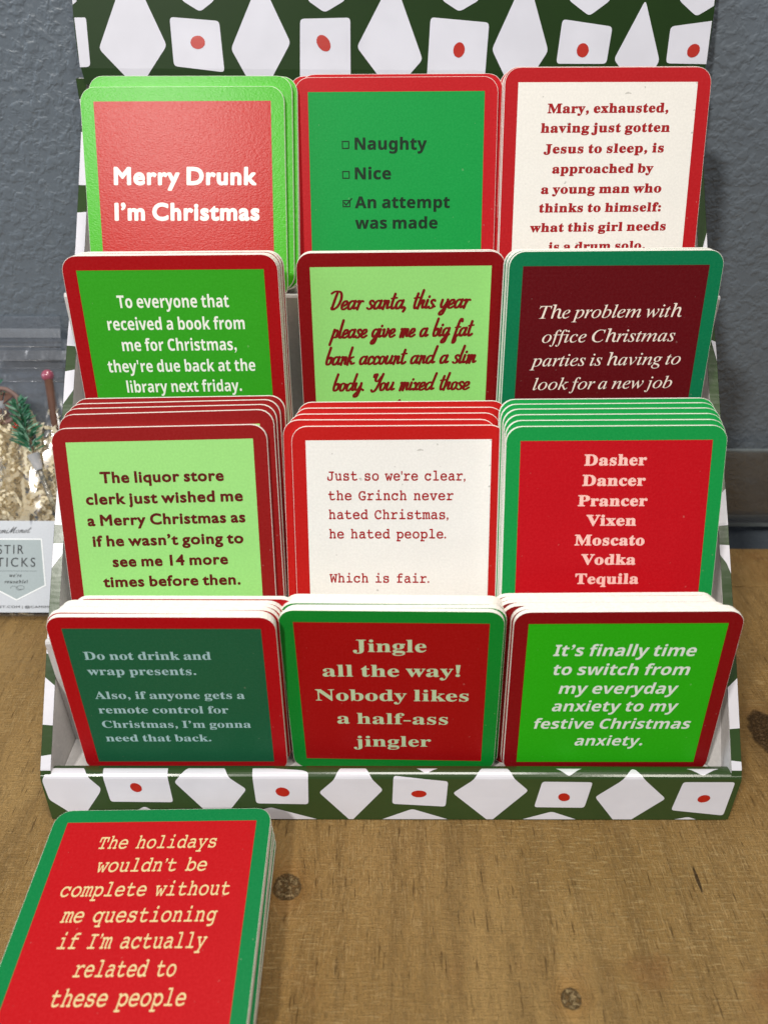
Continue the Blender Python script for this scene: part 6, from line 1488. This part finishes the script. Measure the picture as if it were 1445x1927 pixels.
def stirrer(mt, foot, head, label, seed, berry=None, nleaf=110, spread=15):
    """clear drink stirrer with a sprig of frosted leaves standing in a small tapered cup"""
    rnd = random.Random(seed)
    root = empty('stir_stick', label, 'stir stick', 'stir sticks in the bags', mt @ Matrix.Translation(Vector((foot[0], foot[1], foot[2])) * S))
    f = Vector((0, 0, 0))
    hd_ = (Vector(head) - Vector(foot)) * S
    ax_ = hd_.normalized()
    m = MB()
    m.tube([f, hd_ * 0.5, hd_], 0.0016, 8)
    m.obj('shaft', ACRYL, root, smooth=True)
    m = MB()
    m.tube([hd_ - ax_ * 0.001, hd_ + ax_ * 0.010], [0.0024, 0.0042], 16)
    m.obj('cup', CUPM, root, smooth=False)
    m = MB()
    top = hd_ + ax_ * 0.010
    tip = top + Vector((-0.011, -0.001, 0.034))
    m.tube([top - ax_ * 0.006, top + Vector((-0.002, 0, 0.010)), tip], [0.0006, 0.0005, 0.0003], 6)
    m.obj('twig', TWIG, root)
    for mat_, k in ((LEAF, nleaf), (LEAF2, nleaf // 2)):
        m = MB()
        for _ in range(k):
            t = rnd.random() ** 0.8
            c = top.lerp(tip, t)
            a = rnd.uniform(0, 2 * math.pi)
            el = rnd.uniform(0.1, 0.9)
            d = Vector((math.cos(a), math.sin(a) * 0.45 - 0.1, el))
            leaf(m, c + d * rnd.uniform(0, 0.002), d, Vector((rnd.uniform(-.4, .4), -1, rnd.uniform(-.2, .5))), rnd.uniform(0.005, 0.011) * spread / 15 * (1.2 - 0.5 * t), rnd.uniform(0.0005, 0.0010))
        m.obj('leaves', mat_, root)
    if berry:
        m = MB()
        b = (Vector(berry) - Vector(foot)) * S
        m.sphere(b, 0.0026, 14, 9)
        m.obj('berry', BERRY, root, smooth=True)
    return root


stirrer(m1, (27, -4.5, 62), (13, -6.6, 98), 'clear stir stick with green sprig, red berry and small cup, in the labelled bag', 11, (-1.8, -7.5, 126))
stirrer(m2, (-2, -2, 60), (-6, -3, 118), 'clear stir stick with pale sprig poking up in the rear bag', 12, None, 26, 12)

# cinnamon stick with a pink bead, and a dried orange slice, in the labelled bag
cs = empty('cinnamon_stick', 'brown cinnamon stick topped by a glossy pink bead, upper right of the labelled bag', 'cinnamon stick', None, m1)
m = MB()
m.tube(to_world(Matrix(), [(25, -1, 108), (20, -1, 134), (16, -1, 158)]), 0.0028, 10)
m.obj('bark', BARK, cs, smooth=True)
m = MB()
m.sphere(Vector((15.2, -1, 161)) * S, 0.0042, 14, 9)
m.obj('bead', PINK, cs, smooth=True)
sl = empty('orange_slice', 'dried brownish citrus slice behind the film at the left of the labelled bag', 'citrus slice', None, m1 @ Matrix.Translation(Vector((-14, -3, 140)) * S))
m = MB()
rng = 28
vs = []
for i in range(rng):
    a = 2 * math.pi * i / rng
    for r_, y_ in ((10.0, -0.8), (12.6, -1.2), (12.9, 0.6), (10.0, 0.8)):
        r_ += 0.4 * math.sin(a * 5)
        vs.append((r_ * math.cos(a) * S, (y_ + 0.8 * math.sin(2 * a)) * S, r_ * math.sin(a) * S))
m.add(vs, [(i * 4 + j, i * 4 + (j + 1) % 4, ((i + 1) % rng) * 4 + (j + 1) % 4, ((i + 1) % rng) * 4 + j) for i in range(rng) for j in range(4)])
m.obj('peel', PEEL, sl, smooth=True)
for k in range(9):
    a0, a1 = 2 * math.pi * (k + 0.07) / 9, 2 * math.pi * (k + 0.93) / 9
    m = MB()
    pts = [(1.5, (a0 + a1) / 2)] + [(9.7, a0 + (a1 - a0) * t / 4) for t in range(5)]
    m.add([(r_ * math.cos(a) * S, -0.3 * S, r_ * math.sin(a) * S) for r_, a in pts] + [(r_ * math.cos(a) * S, 0.5 * S, r_ * math.sin(a) * S) for r_, a in pts],
          [(5, 4, 3, 2, 1, 0), (6, 7, 8, 9, 10, 11)] + [(i, (i + 1) % 6, 6 + (i + 1) % 6, 6 + i) for i in range(6)])
    m.obj('segment', BARK, sl)

# clear acrylic ledge on the wall, low at the right
lg = empty('acrylic_ledge', 'clear acrylic ledge fixed low on the grey wall, right of the display', 'ledge')
m = MB()
m.box(0.1765, 0.42, 0.2285, 0.2315, 0.0085, 0.0705)
m.obj('front_lip', ACRYL, lg)
ED = plain('polished_acrylic_edge', '#6d7476', 0.3)
m = MB()
m.box(0.1765, 0.42, 0.2283, 0.2317, 0.0707, 0.0719)
m.obj('polished_edge', ED, lg)
m = MB()
m.box(0.1765, 0.42, 0.2283, 0.2398, 0.0052, 0.0083)
m.obj('base', ED, lg)
